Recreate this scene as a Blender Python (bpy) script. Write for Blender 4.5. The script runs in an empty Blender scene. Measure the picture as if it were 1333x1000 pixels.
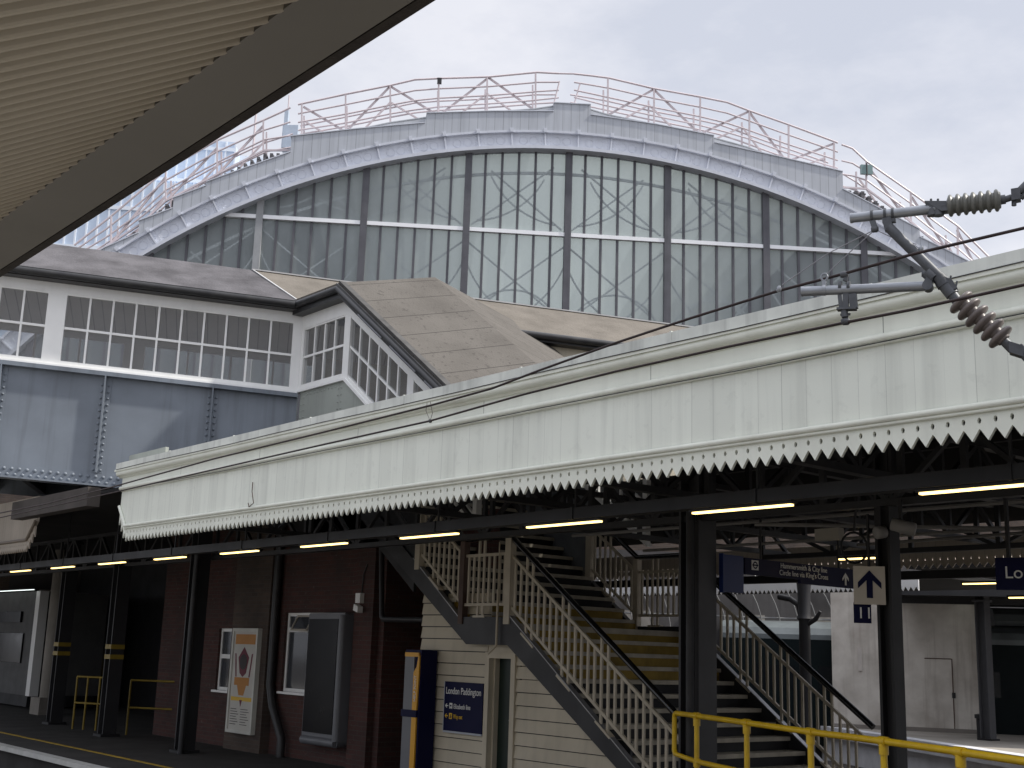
import bpy, math, random
from mathutils import Vector, Matrix
from mathutils.geometry import tessellate_polygon
random.seed(7)
sc = bpy.context.scene
col = sc.collection
V = Vector
# ------------------------------------------------------------------ camera (world: x along the tracks, y across them, z up)
CAM = V((0, 0, 1.9)); FPX = 1600.0; PCX, PCY = 666.5, 500.0
_a, _p, _r = math.radians(50.42), math.radians(12.333), math.radians(1.855)
_fh = V((-math.sin(_a), math.cos(_a), 0)); _r0 = V((math.cos(_a), math.sin(_a), 0)); _z = V((0, 0, 1))
FW = math.cos(_p)*_fh + math.sin(_p)*_z; _u0 = -math.sin(_p)*_fh + math.cos(_p)*_z
RT = math.cos(_r)*_r0 + math.sin(_r)*_u0; UP = -math.sin(_r)*_r0 + math.cos(_r)*_u0
cd = bpy.data.cameras.new('camera'); cam = bpy.data.objects.new('camera', cd); col.objects.link(cam)
cam.matrix_world = Matrix(((RT.x, UP.x, -FW.x, CAM.x), (RT.y, UP.y, -FW.y, CAM.y), (RT.z, UP.z, -FW.z, CAM.z), (0, 0, 0, 1)))
cd.sensor_width = 36; cd.lens = 36*FPX/1333; cd.clip_start = 0.05; cd.clip_end = 2000
sc.camera = cam
def ray(x, y): return FW + RT*((x-PCX)/FPX) - UP*((y-PCY)/FPX)
def on(x, y, p0, n):
    d = ray(x, y); return CAM + d*(((V(p0)-CAM).dot(n))/d.dot(n))
def oy(x, y, Y): return on(x, y, (0, Y, 0), V((0, 1, 0)))
def ox(x, y, X): return on(x, y, (X, 0, 0), V((1, 0, 0)))
def oz(x, y, Z): return on(x, y, (0, 0, Z), V((0, 0, 1)))
# ------------------------------------------------------------------ objects
OFF = {}
def tag(o, label, cat, group=None):
    o['label'] = label; o['category'] = cat
    if group: o['group'] = group
    return o
def thing(name, label, cat, loc=(0, 0, 0), group=None):
    o = bpy.data.objects.new(name, None); col.objects.link(o); o.location = loc
    o.empty_display_size = 0.2
    OFF[o.name] = V(loc); tag(o, label, cat, group); return o
class MB:
    def __init__(s): s.v = []; s.f = []; s.sm = []
    def add(s, vs, fs, smooth=False):
        b = len(s.v); s.v += [V(p) for p in vs]
        for f in fs: s.f.append([b+i for i in f]); s.sm.append(smooth)
        return s
    def ob(s, o, a, b, c):
        o, a, b, c = V(o), V(a), V(b), V(c)
        vs = [o, o+a, o+a+b, o+b, o+c, o+a+c, o+a+b+c, o+b+c]
        fs = [(0, 3, 2, 1), (4, 5, 6, 7), (0, 1, 5, 4), (1, 2, 6, 5), (2, 3, 7, 6), (3, 0, 4, 7)]
        if a.cross(b).dot(c) < 0: fs = [f[::-1] for f in fs]
        return s.add(vs, fs)
    def box(s, x0, x1, y0, y1, z0, z1): return s.ob((x0, y0, z0), (x1-x0, 0, 0), (0, y1-y0, 0), (0, 0, z1-z0))
    def bar(s, p, q, w, h, up=(0, 0, 1)):
        p, q = V(p), V(q); d = q-p; side = d.cross(V(up))
        if side.length < 1e-6: side = d.cross(V((1, 0, 0)))
        side.normalize(); u = side.cross(d).normalized()
        return s.ob(p-side*w/2-u*h/2, d, side*w, u*h)
    def tube(s, pts, r, n=8, cap=True):
        pts = [V(p) for p in pts]; rs = r if isinstance(r, (list, tuple)) else [r]*len(pts)
        t0 = (pts[1]-pts[0]).normalized(); ref = V((0, 0, 1)) if abs(t0.z) < .9 else V((1, 0, 0))
        u = t0.cross(ref).normalized(); vs = []; fs = []
        for i, p in enumerate(pts):
            if i == 0: t = t0
            elif i == len(pts)-1: t = (pts[i]-pts[i-1]).normalized()
            else: t = ((pts[i]-pts[i-1]).normalized()+(pts[i+1]-pts[i]).normalized()).normalized()
            u = (u-t*u.dot(t)).normalized(); w = t.cross(u)
            for k in range(n):
                a = 2*math.pi*k/n; vs.append(p+(u*math.cos(a)+w*math.sin(a))*rs[i])
        for i in range(len(pts)-1):
            for k in range(n):
                fs.append((i*n+k, i*n+(k+1) % n, (i+1)*n+(k+1) % n, (i+1)*n+k))
        s.add(vs, fs, True)
        if cap:
            b = len(vs)-n
            s.add(vs[:n], [tuple(range(n))[::-1]]); s.add(vs[b:], [tuple(range(n))])
        return s
    def prism(s, poly, vec):
        poly = [V(p) for p in poly]; vec = V(vec); n = len(poly)
        nn = V((0, 0, 0))
        for i in range(n): nn += poly[i].cross(poly[(i+1) % n])
        if nn.dot(vec) > 0: a, b = poly, [p+vec for p in poly]
        else: b, a = poly, [p+vec for p in poly]
        tri = tessellate_polygon([poly])
        vs = a+b; fs = []
        up = nn.dot(vec) > 0
        for t in tri:
            t = tuple(t)
            q = (poly[t[1]]-poly[t[0]]).cross(poly[t[2]]-poly[t[0]])
            if q.dot(nn) < 0: t = t[::-1]
            if up: fs.append(t[::-1]); fs.append(tuple(i+n for i in t))
            else: fs.append(tuple(i+n for i in t)); fs.append(t[::-1])
        if up: fs += [(i, (i+1) % n, (i+1) % n+n, i+n) for i in range(n)]
        else: fs += [(i, (i+1) % n, (i+1) % n+n, i+n) for i in range(n)]
        return s.add(vs, fs)
    def quad(s, *p): return s.add(p, [tuple(range(len(p)))])
    def lathe(s, p, ax, prof, n=16):
        p, ax = V(p), V(ax).normalized(); ref = V((0, 0, 1)) if abs(ax.z) < .9 else V((1, 0, 0))
        u = ax.cross(ref).normalized(); w = ax.cross(u); vs = []; fs = []
        for (h, r) in prof:
            for k in range(n):
                a = 2*math.pi*k/n; vs.append(p+ax*h+(u*math.cos(a)+w*math.sin(a))*r)
        for i in range(len(prof)-1):
            for k in range(n): fs.append((i*n+k, i*n+(k+1) % n, (i+1)*n+(k+1) % n, (i+1)*n+k))
        fs.append(tuple(range(n))[::-1]); fs.append(tuple((len(prof)-1)*n+k for k in range(n)))
        return s.add(vs, fs, True)
    def build(s, name, m, parent=None):
        off = OFF[parent.name] if parent else V((0, 0, 0))
        me = bpy.data.meshes.new(name); me.from_pydata([tuple(p-off) for p in s.v], [], s.f)
        me.polygons.foreach_set('use_smooth', s.sm)
        me.materials.append(m); me.update()
        if any(s.sm):
            try: me.set_sharp_from_angle(angle=math.radians(50))
            except Exception: pass
        o = bpy.data.objects.new(name, me); col.objects.link(o)
        if parent: o.parent = parent
        OFF[o.name] = off
        return o
def struct(o): o['kind'] = 'structure'; return o
def copy_tree(o, dx, parent=None):
    c = o.copy(); col.objects.link(c)
    if parent: c.parent = parent
    else: c.location = V(o.location)+V(dx)
    OFF[c.name] = OFF[o.name]+V(dx)
    for ch in list(o.children): copy_tree(ch, dx, c)
    return c
# ------------------------------------------------------------------ materials
def nt(name):
    m = bpy.data.materials.new(name); m.use_nodes = True; t = m.node_tree; t.nodes.clear()
    return m, t, t.nodes, t.links
def math_n(N, L, op, a, b=None, c=None):
    n = N.new('ShaderNodeMath'); n.operation = op
    for i, x in enumerate((a, b, c)):
        if x is None: continue
        if isinstance(x, (int, float)): n.inputs[i].default_value = x
        else: L.new(x, n.inputs[i])
    return n.outputs[0]
def mixc(N, L, fac, a, b, bl='MIX'):
    n = N.new('ShaderNodeMix'); n.data_type = 'RGBA'; n.blend_type = bl
    for i, x in ((0, fac), (6, a), (7, b)):
        if isinstance(x, (int, float)): n.inputs[i].default_value = x
        elif isinstance(x, tuple): n.inputs[i].default_value = (*x[:3], 1)
        else: L.new(x, n.inputs[i])
    return n.outputs[2]
def noise(N, L, vec, scale, det=4, sc3=None, rough=.55):
    if sc3:
        mp = N.new('ShaderNodeMapping'); L.new(vec, mp.inputs[0]); mp.inputs['Scale'].default_value = sc3; vec = mp.outputs[0]
    n = N.new('ShaderNodeTexNoise'); n.inputs['Scale'].default_value = scale; n.inputs['Detail'].default_value = det
    n.inputs['Roughness'].default_value = rough
    L.new(vec, n.inputs['Vector']); return n.outputs[0]
def ramp(N, L, fac, stops):
    r = N.new('ShaderNodeValToRGB'); L.new(fac, r.inputs[0]); e = r.color_ramp.elements
    e[0].position, e[0].color = stops[0][0], (*[stops[0][1]]*3, 1); e[1].position, e[1].color = stops[1][0], (*[stops[1][1]]*3, 1)
    return r.outputs[0]
def M(name, base, rough=.6, metal=0., var=.15, ns=2.5, bump=.0, bs=40, streak=0., dirt=None, stripes=None, spec=.4, speck=0.):
    """weathered paint or stone: large mottling, run-down streaks, optional board joints"""
    m, t, N, L = nt(name)
    o = N.new('ShaderNodeOutputMaterial'); b = N.new('ShaderNodeBsdfPrincipled'); L.new(b.outputs[0], o.inputs[0])
    tc = N.new('ShaderNodeTexCoord').outputs['Object']
    d = dirt or tuple(c*.45 for c in base)
    n1 = noise(N, L, tc, ns, 5)
    f = math_n(N, L, 'MULTIPLY', ramp(N, L, n1, ((.35, 0), (.75, 1))), min(1, var*2.2))
    c = mixc(N, L, f, base, d)
    if streak:
        n2 = noise(N, L, tc, 1, 4, (7, 7, .35))
        c = mixc(N, L, math_n(N, L, 'MULTIPLY', ramp(N, L, n2, ((.5, 0), (.72, 1))), streak), c, d)
    if speck:
        n3 = noise(N, L, tc, 11, 3)
        c = mixc(N, L, math_n(N, L, 'MULTIPLY', ramp(N, L, n3, ((.60, 0), (.68, 1))), speck), c, tuple(x*.4 for x in base))
        n4 = noise(N, L, tc, 90, 2)
        c = mixc(N, L, math_n(N, L, 'MULTIPLY', ramp(N, L, n4, ((.3, 1), (.55, 0))), speck*.5), c, tuple(x*.5 for x in base))
    if stripes:
        (dv, pitch, wd, dark, rnd) = stripes
        dp = N.new('ShaderNodeVectorMath'); dp.operation = 'DOT_PRODUCT'; L.new(tc, dp.inputs[0]); dp.inputs[1].default_value = dv
        q = math_n(N, L, 'DIVIDE', dp.outputs['Value'], pitch)
        fr = math_n(N, L, 'FRACT', q); fl = math_n(N, L, 'FLOOR', q)
        wn = N.new('ShaderNodeTexWhiteNoise'); wn.noise_dimensions = '1D'; L.new(fl, wn.inputs['W'])
        ln = math_n(N, L, 'LESS_THAN', fr, wd/pitch)
        seam = math_n(N, L, 'MULTIPLY', ln, math_n(N, L, 'ADD', dark*(1-rnd), math_n(N, L, 'MULTIPLY', wn.outputs[0], dark*rnd)))
        c = mixc(N, L, math_n(N, L, 'MULTIPLY', wn.outputs[0], rnd*.22), c, tuple(x*.6 for x in base))
        c = mixc(N, L, seam, c, tuple(x*.15 for x in base))
    L.new(c, b.inputs['Base Color'])
    b.inputs['Metallic'].default_value = metal
    rr = math_n(N, L, 'ADD', math_n(N, L, 'MULTIPLY', n1, .25), max(.05, rough-.12)); L.new(rr, b.inputs['Roughness'])
    b.inputs['Specular IOR Level'].default_value = spec
    if bump:
        bn = N.new('ShaderNodeBump'); bn.inputs['Strength'].default_value = bump; bn.inputs['Distance'].default_value = .02
        L.new(noise(N, L, tc, bs, 5), bn.inputs['Height']); L.new(bn.outputs[0], b.inputs['Normal'])
    return m
def brick_mat(name, c1, c2, mortar, axis='x'):
    m, t, N, L = nt(name)
    o = N.new('ShaderNodeOutputMaterial'); b = N.new('ShaderNodeBsdfPrincipled'); L.new(b.outputs[0], o.inputs[0])
    tc = N.new('ShaderNodeTexCoord').outputs['Object']; sp = N.new('ShaderNodeSeparateXYZ'); L.new(tc, sp.inputs[0])
    cb = N.new('ShaderNodeCombineXYZ'); L.new(math_n(N, L, 'ADD', sp.outputs[0], sp.outputs[1]), cb.inputs[0]); L.new(sp.outputs[2], cb.inputs[1])
    k = N.new('ShaderNodeTexBrick'); L.new(cb.outputs[0], k.inputs['Vector'])
    k.inputs['Scale'].default_value = 1; k.inputs['Brick Width'].default_value = .225; k.inputs['Row Height'].default_value = .075
    k.inputs['Mortar Size'].default_value = .006
    k.inputs['Color1'].default_value = (*c1, 1); k.inputs['Color2'].default_value = (*c2, 1); k.inputs['Mortar'].default_value = (*mortar, 1)
    n1 = noise(N, L, tc, 1.3, 6)
    c = mixc(N, L, math_n(N, L, 'MULTIPLY', ramp(N, L, n1, ((.4, 0), (.7, 1))), .6), k.outputs[0], (.03, .022, .02))
    n2 = noise(N, L, tc, 14, 4)
    c = mixc(N, L, math_n(N, L, 'MULTIPLY', ramp(N, L, n2, ((.66, 0), (.74, 1))), .5), c, (.2, .17, .15))
    L.new(c, b.inputs['Base Color']); b.inputs['Roughness'].default_value = .85
    bn = N.new('ShaderNodeBump'); bn.inputs['Strength'].default_value = .5; bn.inputs['Distance'].default_value = .01
    L.new(k.outputs['Fac'], bn.inputs['Height']); bn.invert = True; L.new(bn.outputs[0], b.inputs['Normal'])
    return m
def glass_mat(name, base, alpha, rough=.04, trans=(1, 1, 1), var=.0, gloss=.5, ripple=0.):
    m, t, N, L = nt(name)
    o = N.new('ShaderNodeOutputMaterial'); mx = N.new('ShaderNodeMixShader'); L.new(mx.outputs[0], o.inputs[0])
    tr = N.new('ShaderNodeBsdfTransparent'); tr.inputs[0].default_value = (*trans, 1)
    b = N.new('ShaderNodeBsdfPrincipled'); b.inputs['Base Color'].default_value = (*base, 1); b.inputs['Roughness'].default_value = rough
    b.inputs['Specular IOR Level'].default_value = gloss
    tc = N.new('ShaderNodeTexCoord').outputs['Object']
    if var:
        n = noise(N, L, tc, .9, 5)
        f = math_n(N, L, 'ADD', math_n(N, L, 'MULTIPLY', math_n(N, L, 'SUBTRACT', n, .5), var), alpha); L.new(f, mx.inputs[0])
    else: mx.inputs[0].default_value = alpha
    if ripple:
        bn = N.new('ShaderNodeBump'); bn.inputs['Strength'].default_value = ripple; bn.inputs['Distance'].default_value = .03
        L.new(noise(N, L, tc, 1.6, 2), bn.inputs['Height']); L.new(bn.outputs[0], b.inputs['Normal'])
    L.new(tr.outputs[0], mx.inputs[1]); L.new(b.outputs[0], mx.inputs[2])
    return m
def emit_mat(name, c, s):
    m, t, N, L = nt(name)
    o = N.new('ShaderNodeOutputMaterial'); e = N.new('ShaderNodeEmission'); e.inputs[0].default_value = (*c, 1); e.inputs[1].default_value = s
    L.new(e.outputs[0], o.inputs[0]); return m
def translucent_mat(name, c):
    m, t, N, L = nt(name)
    o = N.new('ShaderNodeOutputMaterial'); mx = N.new('ShaderNodeMixShader'); L.new(mx.outputs[0], o.inputs[0]); mx.inputs[0].default_value = .8
    d = N.new('ShaderNodeBsdfDiffuse'); d.inputs[0].default_value = (*c, 1); e = N.new('ShaderNodeBsdfTranslucent'); e.inputs[0].default_value = (*c, 1)
    L.new(d.outputs[0], mx.inputs[1]); L.new(e.outputs[0], mx.inputs[2]); return m

m_fascia = M('white_boarding', (.79, .815, .735), .55, var=.10, ns=.8, streak=.42, speck=.10, dirt=(.47, .485, .44), stripes=((1, 0, 0), .224, .005, .5, .95))
m_moulding = M('white_moulding', (.78, .80, .715), .5, var=.12, ns=2, streak=.15, dirt=(.38, .37, .31))
m_flash = M('stained_flashing', (.70, .72, .67), .6, var=.25, ns=2, streak=.6, dirt=(.34, .35, .33))
m_valance2 = M('tan_boarding', (.46, .40, .33), .6, var=.15, ns=1.5, streak=.2, stripes=((1, 0, 0), .112, .006, .5, .6))
m_frame = M('white_window_paint', (.88, .88, .86), .45, var=.06, ns=3, streak=.08)
m_girder = M('blue_grey_girder_paint', (.205, .235, .275), .5, var=.22, ns=.8, streak=.4, dirt=(.075, .085, .10), spec=.5)
m_panel = M('grey_green_plate_paint', (.36, .385, .35), .55, var=.15, ns=1.5, streak=.3)
m_felt = M('grey_roof_felt', (.135, .129, .137), .95, var=.45, ns=1.6, bump=.7, bs=22, speck=.25, spec=.2)
m_felt2 = M('tan_roof_felt', (.185, .166, .142), .95, var=.25, ns=1.8, bump=.7, bs=24, speck=.3, spec=.2)
m_felt3 = M('mineral_roof_felt', (.136, .125, .112), .95, var=.2, ns=1.2, bump=.6, bs=30, speck=.55, spec=.2, stripes=((1, 0, 0), .56, .014, .85, .2))
m_gutter = M('black_gutter', (.022, .022, .024), .4, var=.25, ns=4, dirt=(.06, .06, .058))
m_dark = M('dark_steel_paint', (.017, .017, .019), .55, var=.3, ns=2)
m_dark2 = M('charcoal_steel_paint', (.028, .028, .031), .5, var=.3, ns=2, streak=.2)
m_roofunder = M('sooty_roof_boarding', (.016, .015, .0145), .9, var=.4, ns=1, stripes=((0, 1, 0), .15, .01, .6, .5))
m_cream = M('cream_railing_paint', (.53, .47, .365), .45, var=.15, ns=4, streak=.1)
m_tread = M('cream_tread_edge', (.46, .42, .34), .7, var=.3, ns=5)
m_gapshade = M('riser_gap_shade', (.008, .008, .01), .7, var=.3)  # black standing in for the shade in the open gaps between treads
m_yriser = M('worn_yellow_riser', (.32, .21, .025), .7, var=.45, ns=3)
m_hand = M('black_handrail', (.012, .012, .013), .22, var=.1, spec=.6)
m_yellow = M('yellow_rail_paint', (.72, .47, .012), .38, var=.18, ns=6, dirt=(.35, .2, .02), spec=.5)
m_asphalt = M('platform_asphalt', (.04, .037, .035), .85, var=.35, ns=1.4, bump=.3, bs=60)
m_coping = M('platform_coping', (.5, .5, .48), .7, var=.25, ns=3)
m_yline = M('platform_yellow_line', (.5, .33, .03), .7, var=.4, ns=5)
m_ballast = M('track_ballast', (.085, .075, .068), .95, var=.5, ns=6, bump=1., bs=16)
m_brick = brick_mat('red_brick', (.085, .03, .024), (.055, .021, .018), (.065, .055, .048))
m_brick2 = brick_mat('brown_brick', (.10, .07, .052), (.07, .05, .04), (.09, .08, .07))
m_clap = M('cream_clapboard', (.60, .54, .42), .6, var=.15, ns=1.2, streak=.2)
m_green = M('dark_green_door', (.008, .02, .014), .4, var=.15)
m_navy = M('navy_sign', (.006, .007, .042), .5, var=.05, spec=.12)
m_navy2 = M('royal_blue_panel', (.012, .03, .14), .4, var=.08)
m_swhite = M('sign_white', (.78, .78, .76), .5, var=.03)
m_scream = M('sign_cream', (.62, .56, .47), .5, var=.08)
m_syellow = M('sign_yellow', (.75, .47, .03), .5, var=.03)
m_orange = M('help_point_orange', (.72, .36, .02), .4, var=.06)
m_gpanel = M('mid_grey_panel', (.16, .165, .18), .4, var=.08)
m_concrete = M('stained_concrete', (.26, .24, .21), .85, var=.3, ns=1.2, streak=.3, bump=.15, bs=20)
m_wallw = M('dirty_white_render', (.60, .565, .51), .8, var=.42, ns=.9, streak=.5, dirt=(.27, .235, .20), bump=.1, bs=14)
m_arch = M('off_white_steel', (.60, .625, .69), .45, var=.08, ns=1.5, streak=.12)
SCR = math.radians(55)
m_clad = M('pale_grey_cladding', (.48, .505, .55), .5, var=.1, ns=.8, streak=.25, stripes=((math.cos(SCR), math.sin(SCR), 0), .31, .025, .42, .35))
m_deck = M('grey_walkway_steel', (.48, .50, .53), .6, var=.2, ns=2)
m_rail = M('pinkish_white_rail', (.62, .545, .565), .4, var=.1, ns=2)
m_mull = M('weathered_mullion', (.11, .11, .125), .6, var=.2, ns=2, streak=.3)
m_mull2 = M('pale_grey_mullion', (.33, .34, .35), .6, var=.2, ns=2)
m_trans = M('white_transom', (.92, .93, .95), .4, var=.04)
m_trace = M('white_tracery', (.88, .90, .90), .5, var=.05)
m_sglass = glass_mat('dusty_screen_glass', (.40, .445, .455), .50, .16, (.92, .955, .955), var=.22, gloss=.5, ripple=.03)
m_bglass = glass_mat('bridge_window_glass', (.40, .41, .43), .27, .02, (.95, .96, .96), gloss=.8, ripple=.05)
m_dglass = glass_mat('dark_window_glass', (.06, .065, .075), .9, .08, gloss=.5)
m_skylight = translucent_mat('milky_rooflight', (.36, .40, .375))
m_vault = M('grey_vault_lining', (.45, .47, .48), .8, var=.2, ns=.5)
m_steel = M('galvanised_tube', (.30, .315, .34), .4, metal=.55, var=.2, ns=8)
m_steeld = M('dark_weathered_fitting', (.10, .105, .115), .5, metal=.4, var=.3, ns=12)
m_insg = M('grey_green_insulator', (.15, .15, .135), .42, var=.2, ns=9)
m_insb = M('pinkish_grey_insulator', (.155, .13, .122), .4, var=.2, ns=9)
m_wire = M('tarnished_copper_wire', (.035, .022, .022), .5, metal=.3, var=.2, ns=9)
m_wire2 = M('bright_stranded_wire', (.25, .25, .27), .4, metal=.5, var=.2)
m_soffit = M('beige_corrugated_soffit', (.44, .39, .315), .6, var=.06, ns=1.5)
m_beam = M('dark_taupe_beam', (.155, .145, .13), .55, var=.1, ns=1)
m_lip = M('rusty_brown_lip', (.035, .028, .024), .8, var=.4, ns=6, bump=.3)
m_office = M('pale_blue_curtain_wall', (.62, .72, .86), .35, var=.12, ns=.15, spec=.6)
m_office2 = M('pale_blue_mullion', (.76, .81, .88), .4, var=.05)
m_ydull = M('dull_yellow_paint', (.26, .18, .02), .5, var=.25, ns=6)
m_office3 = M('blue_glass_band', (.52, .66, .85), .2, var=.2, ns=.2, spec=.8)
m_train = M('dark_green_train_paint', (.004, .008, .009), .5, var=.1, spec=.12)
m_trainroof = M('pale_train_roof', (.15, .17, .175), .5, var=.5, ns=.9)
m_tglass = M('train_window', (.008, .010, .012), .2, var=.1, spec=.3)
m_greytr = M('grey_train_nose', (.16, .17, .18), .4, var=.2)
m_lamp = emit_mat('warm_lamp_diffuser', (1, .70, .25), 3.6)
m_lampw = emit_mat('cool_lamp_diffuser', (.9, 1, .97), 1.6)
m_black = M('black_screen', (.004, .004, .006), .3, var=.02, spec=.12)
m_poster = M('poster_paper', (.60, .58, .53), .6, var=.03)
m_porange = M('poster_orange', (.55, .24, .05), .6, var=.1)
m_pred = M('poster_crimson', (.16, .02, .04), .6, var=.1)
m_pdark = M('poster_ink', (.04, .03, .03), .6, var=.1)
m_rust = M('rust_brown_post', (.10, .06, .045), .6, var=.3)
m_teal = M('teal_junction_box', (.20, .30, .30), .5, var=.1)

def text(s, size, o, xd, ud, m, parent, name='lettering', align='LEFT', width=None, depth=.004):
    cu = bpy.data.curves.new(name, 'FONT'); cu.body = s; cu.size = size; cu.extrude = depth/2; cu.align_x = align
    to = bpy.data.objects.new('lettering_source', cu); col.objects.link(to)
    dg = bpy.context.evaluated_depsgraph_get(); me = bpy.data.meshes.new_from_object(to.evaluated_get(dg))
    bpy.data.objects.remove(to); bpy.data.curves.remove(cu)
    xd, ud = V(xd).normalized(), V(ud).normalized(); nd = xd.cross(ud); off = OFF[parent.name]
    xs = [v.co.x for v in me.vertices]; k = 1
    if width and xs: k = width/(max(xs)-min(xs))
    for v in me.vertices: v.co = V(o)+xd*v.co.x*k+ud*v.co.y+nd*v.co.z-off
    me.name = name; me.materials.clear(); me.materials.append(m)
    ob = bpy.data.objects.new(name, me); col.objects.link(ob); ob.parent = parent; OFF[ob.name] = off
    return ob
# ================================================================== SETTING
g = MB().box(-260, 200, -160, 400, -1.6, -1.0); struct(g.build('ground', m_ballast))
# far platform: the slab with its stairs, coping and line
p = MB(); p.box(-60, 20, 7.86, 17.2, -1.0, 0); struct(p.build('platform', m_asphalt))
p = MB(); p.box(-60, 20, 7.66, 7.86, -.07, .006); struct(p.build('platform_edge', m_coping))
p = MB(); p.box(-60, 20, 7.74, 7.859, -.999, -.071); struct(p.build('platform_face', M('sooty_platform_face', (.03, .028, .027), .9, var=.3)))
p = MB(); p.box(-60, 20, 8.66, 8.75, 0, .004); struct(p.build('platform_line', m_yline))
p = MB(); p.box(-60, 30, -9, 3.0, -1.0, -.02); struct(p.build('near_platform', M('pale_paving', (.34, .325, .295), .8, var=.15, ns=1)))
# platform beyond the tracks
e0, e1 = oz(1180, 962, 0), oz(1333, 985, 0); ed = (e1-e0).normalized(); en = V((-ed.y, ed.x, 0))
if en.y < 0: en = -en
q = MB(); q.ob(e0-ed*30-V((0, 0, 1))+en*.45, ed*60, en*12, V((0, 0, 1))); struct(q.build('far_platform', M('far_platform_paving', (.36, .33, .29), .8, var=.25, ns=1)))
q = MB(); q.ob(e0-ed*30-V((0, 0, .3)), ed*60, en*.45, V((0, 0, .306))); q.ob(e0-ed*30-V((0, 0, .999))+en*.15, ed*60, en*.3, V((0, 0, .699))); struct(q.build('far_platform_edge', M('white_coping', (.7, .7, .72), .7, var=.2, ns=2)))
# running rails between the platforms
for yy, lab in ((5.3, 'running line below the overhead wires, nearest the camera'), ):
    t = thing('railway_track', 'pair of steel rails on sleepers '+lab, 'railway track', (-5, yy, -1))
    for s in (-1, 1):
        r = MB(); r.box(-45, 20, yy+s*.7525-.035, yy+s*.7525+.035, -.86, -.74); r.box(-45, 20, yy+s*.7525-.07, yy+s*.7525+.07, -.92, -.86); r.build('rail', m_steeld, t)
    r = MB()
    for i in range(100): r.box(-45+i*.65, -45+i*.65+.25, yy-1.25, yy+1.25, -1.0, -.92)
    r.build('sleepers', m_concrete, t)

# ================================================================== CANOPY WITH VALANCE
def valance(x0, x1, y, z0, z1, zv, zh, pitch, m, parent, name='valance', holes=True, th=.025, cut=None):
    """pointed boards with a drilled hole above each notch; cut=(xa,za,xb) slopes the board tops down at an end"""
    mb = MB(); n = int(round((x1-x0)/pitch)); pitch = (x1-x0)/n
    for i in range(n):
        c = x0+(i+.5)*pitch; h = pitch/2; dz = cut(c) if cut else 0
        zb = z0+dz
        outer = [V((c-h, y, z1+dz)), V((c+h, y, z1+dz)), V((c+h, y, zb)), V((c+.004, y, zv+dz)), V((c-.004, y, zv+dz)), V((c-h, y, zb))]
        if holes:
            hole = [V((c+.014*math.cos(a*math.pi/4), y, zh+dz+.021*math.sin(a*math.pi/4))) for a in range(8)]
            tri = tessellate_polygon([outer, hole]); vs = outer+hole
        else: tri = tessellate_polygon([outer]); vs = outer
        k = len(vs); bk = [p+V((0, th, 0)) for p in vs]
        fs = []
        for t_ in tri: fs.append(tuple(t_)); fs.append(tuple(j+k for j in t_)[::-1])
        no = len(outer)
        for j in range(no): fs.append((j, (j+1) % no, (j+1) % no+k, j+k))
        if holes:
            for j in range(8): fs.append((no+j, no+(j+1) % 8, no+(j+1) % 8+k, no+j+k))
        mb.add(vs+bk, fs)
    return mb.build(name, m, parent)
XL, XR, YF = -17.7, 14.0, 7.3
cn = thing('platform_canopy', 'long platform canopy with white boarded fascia and pointed sawtooth valance, over the staircase', 'station canopy', (-7, 12, 0))
fa = MB()   # boarded face with a clipped lower corner at its left end
fa.prism([(XR, YF, 3.56), (XR, YF, 4.12), (XL-.28, YF, 4.12), (XL-.28, YF, 3.86), (XL, YF, 3.56)], (0, .05, 0)); fa.build('fascia', m_fascia, cn)
fr = MB(); fr.box(XL-.28, XR, YF-.012, YF+.05, 4.12, 4.34); fr.build('frieze', M('white_frieze', (.79, .815, .735), .5, var=.1, ns=1, streak=.15, stripes=((1, 0, 0), 2.24, .008, .8, .1)), cn)
mo = MB()
for (yy, zz, r) in ((YF-.05, 4.36, .05), (YF-.02, 4.315, .025), (YF-.025, 4.135, .028), (YF-.012, 4.10, .014)):
    mo.tube([(XL-.34 if zz > 4.3 else XL-.29, yy, zz), (XR, yy, zz)], r, 10)
mo.box(XL-.38, XR, YF-.11, YF+.05, 4.385, 4.415); mo.build('cornice', m_moulding, cn)
be = MB()
for (yy, zz, r) in ((YF-.02, 3.555, .024), (YF-.012, 3.522, .014)):
    be.tube([(XL-.28, yy, zz+.31), (XL, yy, zz), (XR, yy, zz)], r, 10)
be.build('bead', m_moulding, cn)
fl = MB(); fl.box(XL-.36, XR, YF-.10, YF+.12, 4.418, 4.51)
for i in range(11): fl.box(XL+1.5+i*1.9, XL+1.52+i*1.9, YF-.105, YF+.10, 4.42, 4.517)
fl.build('flashing', m_flash, cn)
valance(XL+.02, XR, YF, 3.33, 3.54, 3.405, 3.462, .112, M('white_valance', (.78, .80, .715), .55, var=.12, ns=1.5, streak=.15), cn)
valance(XL-.28, XL, YF+.002, 3.33, 3.54, 3.405, 3.462, .10, m_moulding, cn, 'end_valance', cut=lambda x: (XL-x)*1.1)
valance(-24.0, XR, 16.7, 3.33, 3.75, 3.40, 3.47, .125, m_valance2, cn, 'rear_valance')
rf = MB()
rf.add([(-33, 7.4, 4.2), (-17.9, 7.4, 4.2), (-17.9, 16.65, 4.2), (-33, 16.65, 4.2)], [(0, 1, 2, 3)])
rf.add([(-45, 7.4, 4.2), (-33.02, 7.4, 4.2), (-33.02, 15.05, 4.2), (-45, 15.05, 4.2)], [(0, 1, 2, 3)])
rf.add([(-17.9, 7.36, 4.3), (XR, 7.36, 4.3), (XR, 10.7, 4.95), (-17.9, 10.7, 4.95)], [(0, 1, 2, 3)])
rf.add([(-12.9, 10.7, 4.95), (XR, 10.7, 4.95), (XR, 14.7, 4.8), (-12.9, 14.7, 4.8)], [(0, 1, 2, 3)])
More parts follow.
